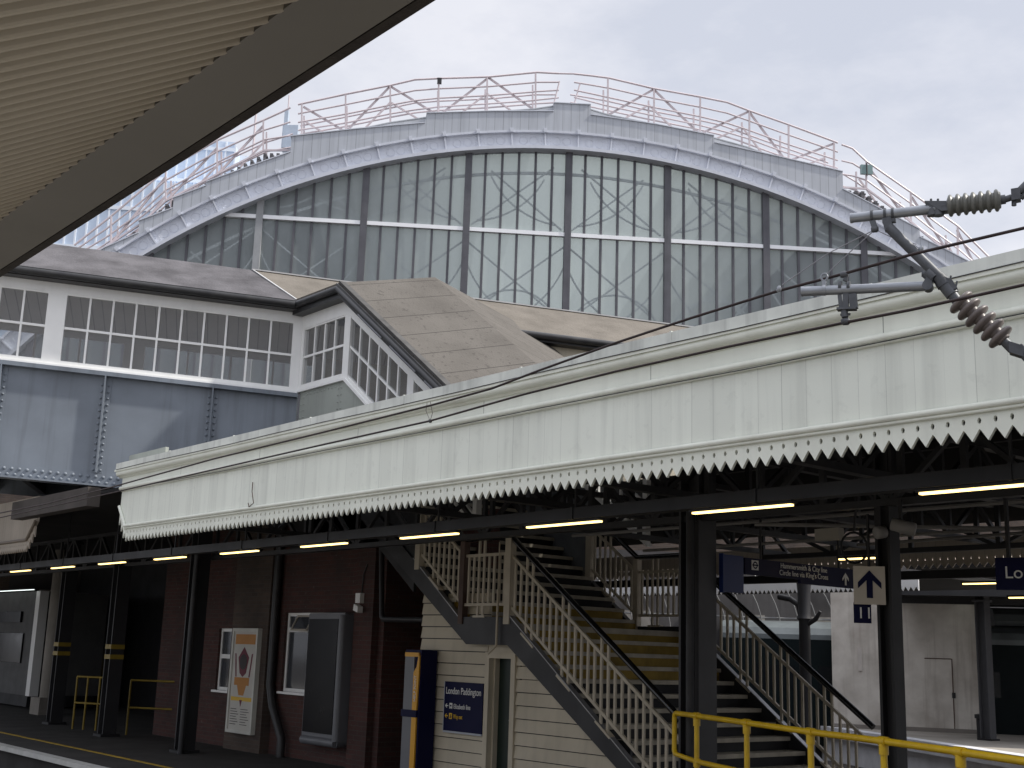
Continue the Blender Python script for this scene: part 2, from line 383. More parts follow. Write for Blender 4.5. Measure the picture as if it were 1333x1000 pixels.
rf.add([(-17.9, 14.7, 4.8), (XR, 14.7, 4.8), (XR, 16.65, 4.0), (-17.9, 16.65, 4.0)], [(0, 1, 2, 3)])
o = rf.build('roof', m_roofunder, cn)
mod = o.modifiers.new('thickness', 'SOLIDIFY'); mod.thickness = .05
# lattice girders and rafters that carry the roof
def lattice(mb, a, b, z0, z1, n, w=.07):
    a, b = V(a), V(b)
    A0, B0 = V((a.x, a.y, z0)), V((b.x, b.y, z0)); A1, B1 = V((a.x, a.y, z1)), V((b.x, b.y, z1))
    mb.bar(A0, B0, w*1.6, w); mb.bar(A1, B1, w*1.6, w)
    for i in range(n):
        p0 = A0.lerp(B0, i/n); p1 = A0.lerp(B0, (i+1)/n); q0 = A1.lerp(B1, i/n); q1 = A1.lerp(B1, (i+1)/n)
        if i % 2: mb.bar(p0, q1, w*.8, w*.7)
        else: mb.bar(q0, p1, w*.8, w*.7)
        mb.bar(p0, q0, w*.7, w*.9)
lt = MB(); lattice(lt, (-34, 10.3, 0), (5, 10.3, 0), 3.42, 4.1, 50); lt.build('lattice_girder', m_dark2, cn)
lt = MB(); lattice(lt, (-12.5, 15.6, 0), (XR, 15.6, 0), 3.5, 4.1, 20); lt.build('lattice_girder', m_dark2, cn)
for x in (-16.9, -12.7, -10.8, -8.95, -6.54, -4.2, -1.9, .5):
    if x < -13:
        lt = MB(); lattice(lt, (x, 7.45, 0), (x, 10.6, 0), 3.6, 4.15, 5); lt.build('roof_truss', m_dark2, cn)
    else:
        lt = MB(); lattice(lt, (x, 7.45, 0), (x, 16.5, 0), 3.62, 4.15, 13); lt.build('roof_truss', m_dark2, cn)
pu = MB()
for yy, zz in ((8.6, 4.42), (9.6, 4.62), (11.8, 4.8), (13.0, 4.75), (14.0, 4.72)):
    pu.box(-12.8 if yy > 10.7 else -17.8, XR, yy-.05, yy+.05, zz-.12, zz)
pu.build('purlins', m_dark2, cn)
cd_ = MB()
for a, b in (((-12.5, 11.5, 3.5), (2, 11.5, 3.52)), ((-12.5, 12.9, 3.4), (2, 12.9, 3.43)), ((-8.6, 10.6, 3.35), (-3.5, 14.5, 3.3)), ((-9.5, 13.8, 3.42), (1, 12.2, 3.4))):
    cd_.tube([a, b], .022, 6)
cd_.build('conduit', M('grey_conduit', (.24, .23, .22), .5, var=.2), cn)
# the neighbouring canopy past the footbridge
c2 = thing('platform_canopy', 'stub of tan boarded canopy fascia under the left end of the footbridge', 'station canopy', (-27, 7.3, 0))
XE = -21.95
f2 = MB(); f2.prism([(-45, YF, 3.56), (XE, YF, 3.56), (XE+.36, YF, 3.86), (XE+.36, YF, 4.3), (-45, YF, 4.3)], (0, .05, 0)); f2.build('fascia', m_valance2, c2)
b2 = MB(); b2.tube([(XE+.36, YF-.015, 3.86), (XE, YF-.015, 3.555), (-45, YF-.015, 3.555)], .028, 8); b2.build('bead', M('brown_bead', (.2, .165, .13), .6), c2)
valance(-40, XE, YF, 3.35, 3.54, 3.42, 3.47, .112, m_valance2, c2)
valance(XE, XE+.34, YF+.002, 3.35, 3.54, 3.42, 3.47, .11, m_valance2, c2, 'end_valance', cut=lambda x: (x-XE)*.85)
lb = MB(); lb.box(-21.7, -18.3, 6.9, 7.1, 3.86, 4.15)
tag(lb.build('link_beam', M('stained_brown_beam', (.06, .05, .045), .7, var=.35, ns=2)), 'brown stained beam bridging the gap between the two canopies below the footbridge', 'beam')
# canopy of the platform beyond
c3 = thing('platform_canopy', 'distant canopy seen through the station, its pale sawtooth valance above the far train', 'station canopy', (-19, 24, 0))
e3 = oz(1193, 768, 3.33).x
valance(-34, e3, 21.4, 3.32, 3.62, 3.40, 3.5, .115, M('sunlit_valance', (.78, .78, .78), .6, var=.1), c3, holes=False)
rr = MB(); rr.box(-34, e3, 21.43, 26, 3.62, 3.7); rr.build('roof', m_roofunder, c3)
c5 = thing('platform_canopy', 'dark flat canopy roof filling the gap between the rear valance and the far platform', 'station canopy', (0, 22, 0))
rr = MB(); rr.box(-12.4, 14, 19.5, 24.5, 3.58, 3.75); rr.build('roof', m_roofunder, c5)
rr = MB()
for k in range(3): rr.box(-1+k*5, -.85+k*5, 21.9, 22.05, -1, 3.579)
rr.build('posts', m_dark, c5)
# ------------------------------------------------------------------ lighting trunking and lamps
tk = MB(); tk.box(-34, XR, 7.95, 8.09, 3.165, 3.275)
for i in range(18): tk.box(-33+i*2.21+.02, -33+i*2.21+.05, 7.94, 8.10, 3.16, 3.28); tk.box(-33+i*2.21, -33+i*2.21+.02, 8.01, 8.03, 3.275, 4.2)
tag(tk.build('lighting_trunking', m_dark), 'dark metal trunking that carries the front row of warm strip lights', 'trunking')
ORD = ['first', 'second', 'third', 'fourth', 'fifth', 'sixth', 'seventh', 'eighth', 'ninth', 'tenth', 'eleventh', 'twelfth']
def lamp(x0, x1, y, z, label, group, m=m_lamp):
    t = thing('strip_light', label, 'strip light', ((x0+x1)/2, y, z), group)
    b = MB(); b.box(x0-.02, x1+.02, y-.035, y+.035, z+.005, z+.03); b.build('housing', m_dark, t)
    b = MB(); b.box(x0, x1, y-.022, y+.022, z-.012, z+.004); b.build('diffuser', m, t)
for k in range(10):
    lamp(-4.97-2.205*k, -4.97-2.205*k+1.05, 8.02, 3.135, 'warm strip light below the front trunking, %s lit one counted from the right' % ORD[k], 'strip lights in the front row')
a, b = oy(1093, 728, 12.3), oy(1139, 726, 12.3)
lamp(a.x, b.x, 12.3, a.z, 'short warm strip light above the white arrow sign', 'strip lights deep under the canopy')
a, b = oy(1254, 760, 16.2), oy(1296, 759, 16.2)
lamp(a.x, b.x, 16.2, a.z, 'warm strip light between the black column and the big blue name sign', 'strip lights deep under the canopy')
a, b = oy(1314, 778, 15.8), oy(1345, 777, 15.8)
lamp(a.x, b.x, 15.8, a.z, 'warm strip light directly beneath the big blue name sign', 'strip lights deep under the canopy')
tk = MB(); tk.box(-20, 2, 16.15, 16.27, 3.14, 3.26); tag(tk.build('lighting_trunking', m_dark), 'thin dark trunking across the back of the canopy, above the far train', 'trunking')

# ================================================================== FOOTBRIDGE
PH = math.radians(62); A = V((-19.27, 10.9, 0)); DR = V((math.cos(PH), math.sin(PH), 0)); TD = V((-math.sin(PH), math.cos(PH), 0)); KS = -.042
def B(s, t, z): return A+DR*s+TD*t+V((0, 0, z+KS*s))
fb = thing('footbridge', 'enclosed station footbridge with white framed windows over a riveted blue grey girder', 'footbridge', tuple(B(-4, 1.5, 0).xy)+(-1.0,))
S0, S1 = -11.5, 9.0
def bbox(mb, s0, s1, t0, t1, z0, z1): mb.ob(B(s0, t0, z0), B(s1, t0, z0)-B(s0, t0, z0), TD*(t1-t0), V((0, 0, z1-z0)))
gm = MB(); bbox(gm, S0, 0, .0, .05, 4.45, 6.34); bbox(gm, S0, 0, -.16, .12, 4.33, 4.36); bbox(gm, S0, 0, -.02, 0, 4.36, 4.56); bbox(gm, S0, 0, -.12, .1, 6.27, 6.345)
rng = random.Random(3)
def rivet(mb, p, r=.032): mb.lathe(p, -TD, [(0, r), (r*.5, r*.85), (r*.85, r*.4)], 7)
s = S0+.05
while s < -.05:
    rivet(gm, B(s, -.02, 4.50)); rivet(gm, B(s+.06, -.02, 4.405)); s += .125
gm.build('front_girder', m_girder, fb)
for s in (-10.6, -8.8, -6.9, -5.05, -3.32, -1.48):
    st = MB(); bbox(st, s-.10, s+.10, -.014, 0, 4.565, 6.27); bbox(st, s-.012, s+.012, -.12, -.014, 4.565, 6.27); 
    z = 4.62
    while z < 6.2: rivet(st, B(s-.06, -.014, z), .025); rivet(st, B(s+.06, -.014, z), .025); z += .115
    st.build('stiffener', m_girder, fb)
gr = MB(); bbox(gr, S0, 2, 2.95, 3.0, 4.36, 6.34); gr.build('rear_girder', m_girder, fb)
dk = MB(); bbox(dk, S0, S1, .06, 2.94, 4.75, 4.90)
for i in range(14): bbox(dk, S0+i*.85, S0+i*.85+.12, .06, 2.94, 4.42, 4.75)
dk.build('deck', m_dark, fb)
dk = MB(); bbox(dk, S0, S1, .06, 2.94, 4.91, 4.95); dk.build('floor', M('pale_bridge_floor', (.5, .48, .45), .7), fb)
ep = MB(); e = oy(158, 590, 7.42); 
# window walls
def window_wall(mb, gl, s0, s1, panes, PT, zb, zg0, zg1, zt, sl=lambda s: 0, fw=.035, post=.12, depth=.10):
    """white wall band from s0 to s1: sill board, head board, jambs, glazing bars; PT(s,t,z) maps to the world"""
    def quadbar(sa, sb, t0, t1, za, zb_):
        p = [PT(sa, t0, za+sl(sa)), PT(sb, t0, za+sl(sb)), PT(sb, t0, zb_+sl(sb)), PT(sa, t0, zb_+sl(sa))]
        vec = PT(sa, t1, 0)-PT(sa, t0, 0)
        mb.prism(p, vec)
    quadbar(s0, s1, 0, depth, zb, zg0); quadbar(s0, s1, 0, depth, zg1, zt)
    quadbar(s0, s1, -.03, 0, zb+.0, zb+.05)
    quadbar(s0, s0+post, .002, depth-.002, zg0, zg1); quadbar(s1-post, s1, .002, depth-.002, zg0, zg1)
    a, b = s0+post, s1-post; w = (b-a)/panes; zm = (zg0+zg1)/2
    quadbar(a, b, .02, .07, zm-fw*.6, zm+fw*.6)
    for i in range(1, panes):
        c = a+i*w
        for (za, zc) in ((zg0, zm-fw*.6), (zm+fw*.6, zg1)): quadbar(c-fw/2, c+fw/2, .022, .068, za, zc)
    quadbar(a, b, .012, .075, zg0, zg0+.03); quadbar(a, b, .012, .075, zg1-.03, zg1)
    gl.add([PT(a, .045, zg0+sl(a)), PT(b, .045, zg0+sl(b)), PT(b, .045, zg1+sl(b)), PT(a, .045, zg1+sl(a))], [(0, 1, 2, 3)])
BP = lambda s, t, z: B(s, t, z)
edges = [(-4.28, 0.0, 10), (-8.62, -4.28, 10), (-11.5, -8.62, 6)]
for (a, b, n) in edges:
    w = MB(); gl = MB(); window_wall(w, gl, a, b, n, BP, 6.345, 6.44, 7.69, 7.86, post=.16)
    o = w.build('window_band', m_frame, fb); gl.build('glazing', m_bglass, o)
# the far side of the bridge, with its own windows low in the wall
for (a, b, n) in [(-11.5, -7, 4), (-7, -3.2, 4), (-3.2, .6, 4)]:
    w = MB(); gl = MB(); window_wall(w, gl, a, b, n, lambda s, t, z: B(s, 2.98-t, z), 5.0, 6.35, 7.6, 7.9, post=.2)
    o = w.build('rear_window_band', M('taupe_inner_wall', (.60, .56, .51), .7, var=.1), fb); gl.build('glazing', m_bglass, o)
w = MB(); bbox(w, 1.6, S1, 0, .08, 5.0, 7.9); w.build('front_wall', m_clap, fb)
w = MB(); bbox(w, .6, S1, 2.9, 2.98, 5.0, 7.9); w.build('rear_wall', m_clap, fb)
# boarded ceiling
ce = MB(); ce.add([B(S0, .1, 7.75), B(S1, .1, 7.75), B(S1, 1.5, 8.3), B(S0, 1.5, 8.3)], [(0, 1, 2, 3)]); ce.add([B(S0, 2.9, 7.75), B(S1, 2.9, 7.75), B(S1, 1.5, 8.3), B(S0, 1.5, 8.3)], [(0, 1, 2, 3)])
ce.build('ceiling', M('grey_boarded_ceiling', (.72, .68, .64), .6, var=.1, stripes=((math.cos(PH), math.sin(PH), 0), .2, .02, .55, .3)), fb)
# roof: two slopes in two felts
def roofpoly(mb, pts, th=.05): mb.prism(pts, (0, 0, th))
ZE, ZR = 7.93, 8.965
r1 = MB(); roofpoly(r1, [B(S0, -.3, ZE), B(-.05, -.3, ZE), B(-.97, 1.5, ZR), B(S0, 1.5, ZR)]); roofpoly(r1, [B(S0, 3.3, ZE), B(-.05, 3.3, ZE), B(-.97, 1.5, ZR), B(S0, 1.5, ZR)]); r1.build('roof', m_felt, fb)
r2 = MB(); roofpoly(r2, [B(-.05, -.3, ZE), B(S1, -.3, ZE), B(S1, 1.5, ZR), B(-.97, 1.5, ZR)]); roofpoly(r2, [B(-.05, 3.3, ZE), B(S1, 3.3, ZE), B(S1, 1.5, ZR), B(-.97, 1.5, ZR)]); r2.build('tan_roof', m_felt2, fb)
rl = MB(); rl.bar(B(-1.0, 1.5, ZR+.055), B(S1, 1.5, ZR+.055), .10, .025); rl.bar(B(-.99, 1.49, ZR+.06), B(-.06, -.3, ZE+.055), .04, .015); rl.build('ridge_flashing', M('lead_flashing', (.5, .5, .5), .5, var=.2), fb)
gt = MB(); gt.tube([B(S0, -.30, 7.93), B(-.16, -.30, 7.93)], .065, 10); bbox(gt, S0, -.02, -.24, 0, 7.86, 7.93); bbox(gt, S0, -.16, -.33, -.27, 7.90, 8.0)
gt.tube([B(2.2, -.30, 7.93), B(S1, -.30, 7.93)], .065, 10); bbox(gt, 2.2, S1, -.24, 0, 7.83, 7.93)
gt.build('gutter', m_gutter, fb)
pt = MB(); pt.box(-18.2, -16.9, 7.45, 7.5, 4.4, 4.68); tag(pt.build('steel_plate', m_panel), 'pale grey green plate standing behind the left end of the white fascia', 'steel plate')
# ================================================================== COVERED STAIRCASE
YN, YFAR = 10.9, 14.5; SL = .717; XB = -17.7
st = thing('staircase', 'covered open-riser station staircase with cream railings and a felted roof, down from the footbridge', 'staircase', (-12, 12.7, 0))
def slz(x): return -SL*(max(x, XB)-XB)
def PN(s, t, z): return V((s, YN+t, z))
def PFn(s, t, z): return V((s, YFAR-t, z))
x_end = -13.2
for (PT, nm, xa) in ((PN, 'window_band', -19.27), (PFn, 'rear_window_band', -17.3)):
    if nm == 'window_band':
        segs = [(xa, XB, 4, .10), (XB, -15.72, 6, .09), (-15.72, -13.9, 6, .09)]
    else: segs = [(-17.7, -15.72, 6, .09), (-15.72, -13.9, 6, .09)]
    for (a, b, n, po) in segs:
        w = MB(); gl = MB(); window_wall(w, gl, a, b, n, PT, 6.37, 6.48, 7.56, 7.80, sl=slz, post=po)
        o = w.build(nm, m_frame, st); gl.build('glazing', m_bglass, o)
pl = MB(); pl.prism([PN(-19.2, .02, 4.6), PN(-15.3, .02, 4.6), PN(-15.3, .02, 6.37+slz(-15.3)), PN(XB, .02, 6.37), PN(-19.2, .02, 6.37)], (0, .05, 0))
for x in (-19.1, -17.85):
    z = 4.7
    while z < 6.3:
        for dx in (-.05, .05): pl.lathe((x+dx, YN+.02, z), (0, -1, 0), [(0, .018), (.01, .014), (.014, .006)], 6)
        z += .12
x = -18.95
while x < -17.9: pl.lathe((x, YN+.02, 6.3), (0, -1, 0), [(0, .018), (.01, .014), (.014, .006)], 6); x += .12
pl.build('side_plate', m_panel, st)
pl = MB(); pl.prism([PFn(-18.5, .02, 3.2), PFn(-15.3, .02, 3.2), PFn(-15.3, .02, 6.37+slz(-15.3)), PFn(XB, .02, 6.37), PFn(-18.5, .02, 6.37)], (0, -.05, 0)); 
for i in range(12):
    for j in range(3): pl.lathe((-15.4-.25*i, YFAR-.02, 3.35+.2*i+j*.9), (0, -1, 0), [(0, .02), (.012, .014), (.016, .006)], 6)
pl.build('rear_side_plate', M('dark_grey_plate', (.14, .15, .16), .6, var=.3, speck=.3), st)
np_ = MB(); np_.prism([PN(-19.2, .03, 3.5), PN(-15.45, .03, 3.5), PN(-15.45, .03, 4.6), PN(-19.2, .03, 4.6)], (0, .05, 0)); np_.prism([PN(-18.6, .03, 5.0), PN(-15.4, .03, 2.75), PN(-15.4, .03, 3.5), PN(-18.6, .03, 3.5)], (0, .05, 0)); np_.build('lower_side_plate', m_dark, st)
YE0, YE1, YRG = 10.68, 15.1, 12.7; ZEV, ZRG, ZEF = 7.95, 8.57, 8.02
ro = MB()
ro.prism([(-20.2, YE0, ZEF), (XB, YE0, ZEF), (XB, YRG, ZRG), (-20.2, YRG, ZRG)], (0, 0, .05))
ro.prism([(XB, YE0, ZEF), (x_end+.4, YE0, ZEF+slz(x_end+.4)), (x_end+.4, YRG, ZRG+slz(x_end+.4)), (XB, YRG, ZRG)], (0, 0, .05))
ro.prism([(-18, YE1, ZEF), (XB, YE1, ZEF), (XB, YRG, ZRG), (-19.5, YRG, ZRG)], (0, 0, .05))
ro.prism([(XB, YE1, ZEF), (x_end+.4, YE1, ZEF+slz(x_end+.4)), (x_end+.4, YRG, ZRG+slz(x_end+.4)), (XB, YRG, ZRG)], (0, 0, .05))
ro.build('roof', m_felt3, st)
ce = MB()
for (ya, yb) in ((YN+.06, YRG), (YFAR-.06, YRG)):
    ce.add([(-19.2, ya, 7.72), (XB, ya, 7.72), (XB, yb, 8.4), (-19.2, yb, 8.4)], [(0, 1, 2, 3)])
    ce.add([(XB, ya, 7.72), (-13.3, ya, 7.72+slz(-13.3)), (-13.3, yb, 8.4+slz(-13.3)), (XB, yb, 8.4)], [(0, 1, 2, 3)])
ce.build('ceiling', M('beige_boarded_ceiling', (.72, .64, .53), .6, var=.1, stripes=((.7, .7, 0), .2, .02, .6, .3)), st)
gt = MB()
xg = x_end+.3
gt.tube([(-19.3, YE0-.02, ZEV-.0), (XB, YE0-.02, ZEV), (xg, YE0-.02, ZEV+slz(xg))], .065, 10)
gt.prism([(-19.3, YE0+.02, 7.80), (XB, YE0+.02, 7.80), (XB, YE0+.02, 7.99), (-19.3, YE0+.02, 7.99)], (0, .22, 0))
gt.prism([(XB, YE0+.02, 7.80), (xg, YE0+.02, 7.80+slz(xg)), (xg, YE0+.02, 7.99+slz(xg)), (XB, YE0+.02, 7.99)], (0, .22, 0))
gt.prism([(XB, YE0-.06, 7.93), (xg, YE0-.06, 7.93+slz(xg)), (xg, YE0-.06, 8.05+slz(xg)), (XB, YE0-.06, 8.05)], (0, .04, 0))
gt.build('gutter', m_gutter, st)
eg = MB(); eg.bar((XB, YE0+.06, ZEF+.07), (xg, YE0+.06, ZEF+.07+slz(xg)), .14, .03); eg.build('eaves_felt', M('eaves_felt_edge', (.07, .068, .065), .8, var=.4, ns=5), st)
ht = MB()
for x0 in (-16.9, -15.9, -14.9): ht.bar((x0, YE0-.09, ZEV-.05+slz(x0)), (x0+.75, YE0-.09, ZEV-.05+slz(x0+.75)), .012, .02)
ht.build('gutter_bracket', m_wire2, st)
# flights
ZL, XLA, XLB = 2.30, -14.16, -13.13; GO, RI = .25, .177
def tread(x, z, kind):
    t = MB(); t.box(x-.02, x+GO+.02, YN+.08, YFAR-.08, z-.055, z); o = t.build('tread', m_tread, st)
    if kind:
        r = MB(); r.box(x+GO-.03, x+GO-.01, YN+.09, YFAR-.09, z-RI, z-.056); r.build('riser', kind, o)  # apart from the yellow ones, these only blacken the open gaps
for k in range(13):
    x = XLB+GO*k; z = ZL-RI*(k+1)
    tread(x, z, m_yriser if k < 3 else m_gapshade)
for k in range(14):
    x = XLA-GO*(k+1); z = ZL+RI*(k+1)
    tread(x, z, m_yriser if k < 2 else m_gapshade)
ld = MB(); ld.box(XLA, XLB, YN+.06, YFAR-.06, ZL-.08, ZL); o = ld.build('landing', m_tread, st)
r = MB(); r.box(XLB-.02, XLB+.005, YN+.08, YFAR-.08, ZL-RI, ZL-.081); r.box(XLA, XLA+.02, YN+.08, YFAR-.08, ZL, ZL+RI-.06); r.build('riser', m_yriser, o)
ld = MB(); ld.box(-20.5, XLA-GO*14, YN+.1, YFAR-.1, 4.70, 4.78); ld.build('upper_landing', m_dark, st)
xe = -9.6
for (yy, nm) in ((YN, 'near_stringer'), (YFAR-.06, 'far_stringer')):
    zt = ZL+.06; xt = -19.0
    s_ = MB()
    top = [V((xt, yy, zt+SL*(XLA-xt))), V((XLA-.06, yy, zt+.02)), V((XLB+.06, yy, zt+.02)), V((xe, yy, zt-SL*(xe-XLB)))]
    bot = [V((xe, yy, max(0.0, zt-SL*(xe-XLB)-.50))), V((XLB+.02, yy, zt-.36)), V((XLA+.14, yy, zt-.36)), V((xt, yy, zt+SL*(XLA-xt)-.50))]
    bot[0] = V((xe-.5, yy, 0.0)); top[3] = V((xe, yy, 0.02))
    top.insert(3, V((xe-.28, yy, zt-SL*(xe-.28-XLB))))
    s_.prism(top+bot, (0, .06, 0))
    s_.build('stringer', m_dark2, st)
    cp = MB()
    for (a, b) in ((V((-15.4, yy+.03, zt+SL*(XLA+15.4)+.01)), V((XLA-.06, yy+.03, zt+.03))), (V((XLB+.06, yy+.03, zt+.03)), V((xe-.3, yy+.03, zt-SL*(xe-.3-XLB)+.01)))): cp.bar(a, b, .085, .012)
    cp.build('stringer_cap', M('worn_steel_edge', (.34, .34, .35), .35, metal=.4, var=.4, ns=5), st)
def railing(y, xu):
    rl = MB(); zt = ZL+.08
    def ztop(x):
        if x < XLA: return zt+SL*(XLA-x)
        if x > XLB: return zt-SL*(x-XLB)
        return zt
    runs = [(xu, XLA), (XLA, XLB), (XLB, xe-.35)]
    par = MB()
    for (a, b) in runs:
        par.bar((a, y, ztop(a)+.86), (b, y, ztop(b)+.86), .035, .04); par.bar((a, y, ztop(a)+.17), (b, y, ztop(b)+.17), .035, .04)
    rail = par.build('railing', m_cream, st)
    h = MB(); h.tube([(xu, y, ztop(xu)+1.1), (XLA, y, ztop(XLA)+1.1), (XLB, y, ztop(XLB)+1.1), (xe-.2, y, ztop(xe-.2)+1.1)], .042, 10); h.build('handrail', m_hand, rail)
    for x in (xu, XLB): 
        pmb = MB(); pmb.box(x-.06, x+.06, y-.05, y+.05, ztop(x)-.1, ztop(x)+1.07); pmb.build('newel_post', m_cream, rail)
    pmb = MB(); pmb.box(XLA-.05, XLA+.05, y-.05, y+.05, ztop(XLA)-.1, ztop(XLA)+1.07); pmb.build('newel_post', m_rust if y < 12 else m_cream, rail)
    for (a, b) in runs:
        n = int((b-a)/.125)
        for i in range(1, n+1):
            x = a+(b-a)*i/(n+1); lng = i % 6 in (3, 4)
            bb = MB(); bb.box(x-.017, x+.017, y-.013, y+.013, ztop(x)+(-.02 if lng else .17), ztop(x)+(1.07 if lng else .86)); bb.build('baluster', m_cream, rail)
            if i % 6 == 3:
                f = MB(); f.bar((x-.06, y, ztop(x-.06)+.005), (x+.2, y, ztop(x+.2)+.005), .09, .03); f.build('base_shoe', m_cream, rail)
railing(YN+.03, -15.28); railing(YFAR-.03, -15.28)
dp = MB(); dp.tube([(-13.28, YN-.05, 2.75), (-13.28, YN-.05, 2.0), (-13.32, YN-.07, 1.95), (-13.45, YN-.05, 1.88)], .018, 8); dp.tube([(-13.28, YN-.05, 3.4), (-13.28, YN-.05, 2.75)], .010, 6)
tag(dp.build('cable_conduit', m_cream), 'thin cream conduit hanging down from the stair landing edge', 'conduit')

# ================================================================== HUT UNDER THE STAIRS
YH = 11.05
ht = thing('clapboard_hut', 'cream clapboard store under the staircase with a narrow green door', 'hut', (-13, 12.5, 0))
cl = MB()
def boards(x0, x1, ztop_fn, zmax):
    z = 0.0; h = .172
    while z < zmax:
        z1 = min(z+h, zmax)
        # clip each board under the stringer
        def xr(zz):
            return min(x1, ztop_fn(zz))
        xb, xt_ = xr(z), xr(z1)
        if xb > x0+.02 and xt_ > x0+.02:
            f = [(x0, YH-.030, z+.014), (xb, YH-.030, z+.014), (xt_, YH-.004, z1), (x0, YH-.004, z1)]; bk = [(a, YH+.03, c) for (a, _, c) in f]
            cl.add(f+bk, [(0, 1, 2, 3), (4, 7, 6, 5), (0, 4, 5, 1), (1, 5, 6, 2), (2, 6, 7, 3), (3, 7, 4, 0)])
        z = z1
ZS = ZL+.06
def under(zz): return XLB+.02+(ZS-.36-zz)/SL
boards(-15.28, -13.68, lambda z: 99, 2.72); boards(-13.07, -9.9, under, 1.98); 
cl.box(-13.68, -13.07, YH-.01, YH+.03, 1.90, 2.0)
bk_ = MB(); bk_.box(-15.28, -13.7, YH+.005, YH+.035, 0, 2.7); bk_.box(-13.05, -10.9, YH+.005, YH+.035, 0, .9); bk_.box(-13.05, -11.9, YH+.005, YH+.035, .9, 1.5); bk_.build('backing', m_dark, ht)
cl.build('cladding', m_clap, ht)
df = MB(); df.box(-13.70, -13.61, YH-.05, YH+.04, 0, 1.90); df.box(-13.14, -13.05, YH-.05, YH+.04, 0, 1.90); df.box(-13.61, -13.14, YH-.05, YH+.04, 1.82, 1.90); df.box(-13.61, -13.58, YH+.04, YH+.3, 0, 1.82); df.build('door_frame', m_clap, ht)
do = MB(); do.box(-13.58, -13.14, YH+.12, YH+.16, 0, 1.82); o = do.build('door', m_green, ht)
hd = MB(); hd.tube([(-13.2, YH+.12, 1.0), (-13.2, YH+.07, 1.0), (-13.28, YH+.07, 1.0)], .012, 6); hd.build('handle', m_steel, o)
bw = MB(); bw.box(-15.28, -15.2, YH+.03, 13.9, 0, 2.6); bw.build('side_wall', m_clap, ht)
# name and direction sign on the hut
sg = thing('direction_sign', 'navy sign on the cream clapboards reading London Paddington, Elizabeth line and Way out', 'sign', (-14.15, YH-.04, .8))
b = MB(); b.box(-14.59, -13.71, YH-.06, YH-.035, .79, 1.47); b.build('panel', m_navy, sg)
b = MB(); b.box(-14.62, -14.59, YH-.05, YH-.03, .79, 1.47); b.box(-14.59, -13.71, YH-.064, YH-.036, .765, .79); b.build('frame', M('pale_sign_edge', (.45, .48, .55), .4), sg)
yf = YH-.064
text('London Paddington', .135, (-14.555, yf, 1.30), (1, 0, 0), (0, 0, 1), m_swhite, sg, width=.80)
text('Elizabeth line', .095, (-14.36, yf, 1.10), (1, 0, 0), (0, 0, 1), m_swhite, sg, width=.38)
text('Way out', .085, (-14.36, yf, .965), (1, 0, 0), (0, 0, 1), m_syellow, sg, width=.21)
def arrow(mb, c, xd, ud, size, depth=.004):
    c, xd, ud = V(c), V(xd), V(ud); nd = xd.cross(ud).normalized()
    pts = [(0, .5), (.42, .06), (.42, -.16), (.11, .14), (.11, -.5), (-.11, -.5), (-.11, .14), (-.42, -.16), (-.42, .06)]
    mb.prism([c+xd*a*size+ud*b_*size for a, b_ in pts], nd*depth)
a_ = MB(); arrow(a_, (-14.52, yf, 1.135), (0, 0, 1), (-1, 0, 0), .07); a_.build('arrow', m_swhite, sg)
a_ = MB(); arrow(a_, (-14.52, yf, .995), (0, 0, 1), (-1, 0, 0), .07); a_.build('arrow', m_syellow, sg)
a_ = MB(); a_.box(-14.455, -14.39, yf-.003, yf+.002, 1.095, 1.175); a_.build('train_symbol', m_swhite, sg)
a_ = MB(); a_.box(-14.44, -14.405, yf-.005, yf-.0031, 1.125, 1.15); a_.box(-14.44, -14.43, yf-.005, yf-.0031, 1.095, 1.11); a_.box(-14.415, -14.405, yf-.005, yf-.0031, 1.095, 1.11); a_.build('train_symbol_window', m_navy, sg)
a_ = MB(); a_.box(-14.455, -14.39, yf-.003, yf+.002, .955, 1.035); a_.build('exit_symbol', m_syellow, sg)
a_ = MB(); a_.bar((-14.435, yf-.004, .97), (-14.41, yf-.004, 1.02), .012, .003, (0, 1, 0)); a_.bar((-14.42, yf-.004, .97), (-14.40, yf-.004, .99), .012, .003, (0, 1, 0)); a_.build('exit_symbol_figure', m_navy, sg)
# help point totem
hp = thing('help_point', 'tall navy and grey help point totem with an orange edge beside the hut', 'help point', (-15.05, 10.75, 0))
b = MB(); b.box(-15.22, -14.82, 10.72, 11.0, 0, 1.90); b.build('casing', m_navy, hp)
b = MB(); b.box(-15.20, -14.97, 10.70, 10.72, .05, 1.80); b.build('front_panel', m_gpanel, hp)
b = MB(); b.prism([(-14.97, 10.695, 1.05), (-14.86, 10.695, 1.05), (-14.84, 10.695, 1.55), (-14.84, 10.695, 1.82), (-14.87, 10.695, 1.80), (-14.90, 10.695, 1.66), (-14.97, 10.695, 1.58)], (0, .024, 0)); b.box(-14.97, -14.86, 10.695, 10.72, .05, .95); b.box(-15.20, -14.86, 10.694, 10.72, 1.80, 1.86); b.build('orange_edge', m_orange, hp)
b = MB(); b.box(-15.225, -14.85, 10.685, 10.72, .95, 1.05); b.build('band', m_navy, hp)
text('HELP POINT', .075, (-14.885, 10.69, 1.17), (0, 0, 1), (-1, 0, 0), m_swhite, hp, width=.36)

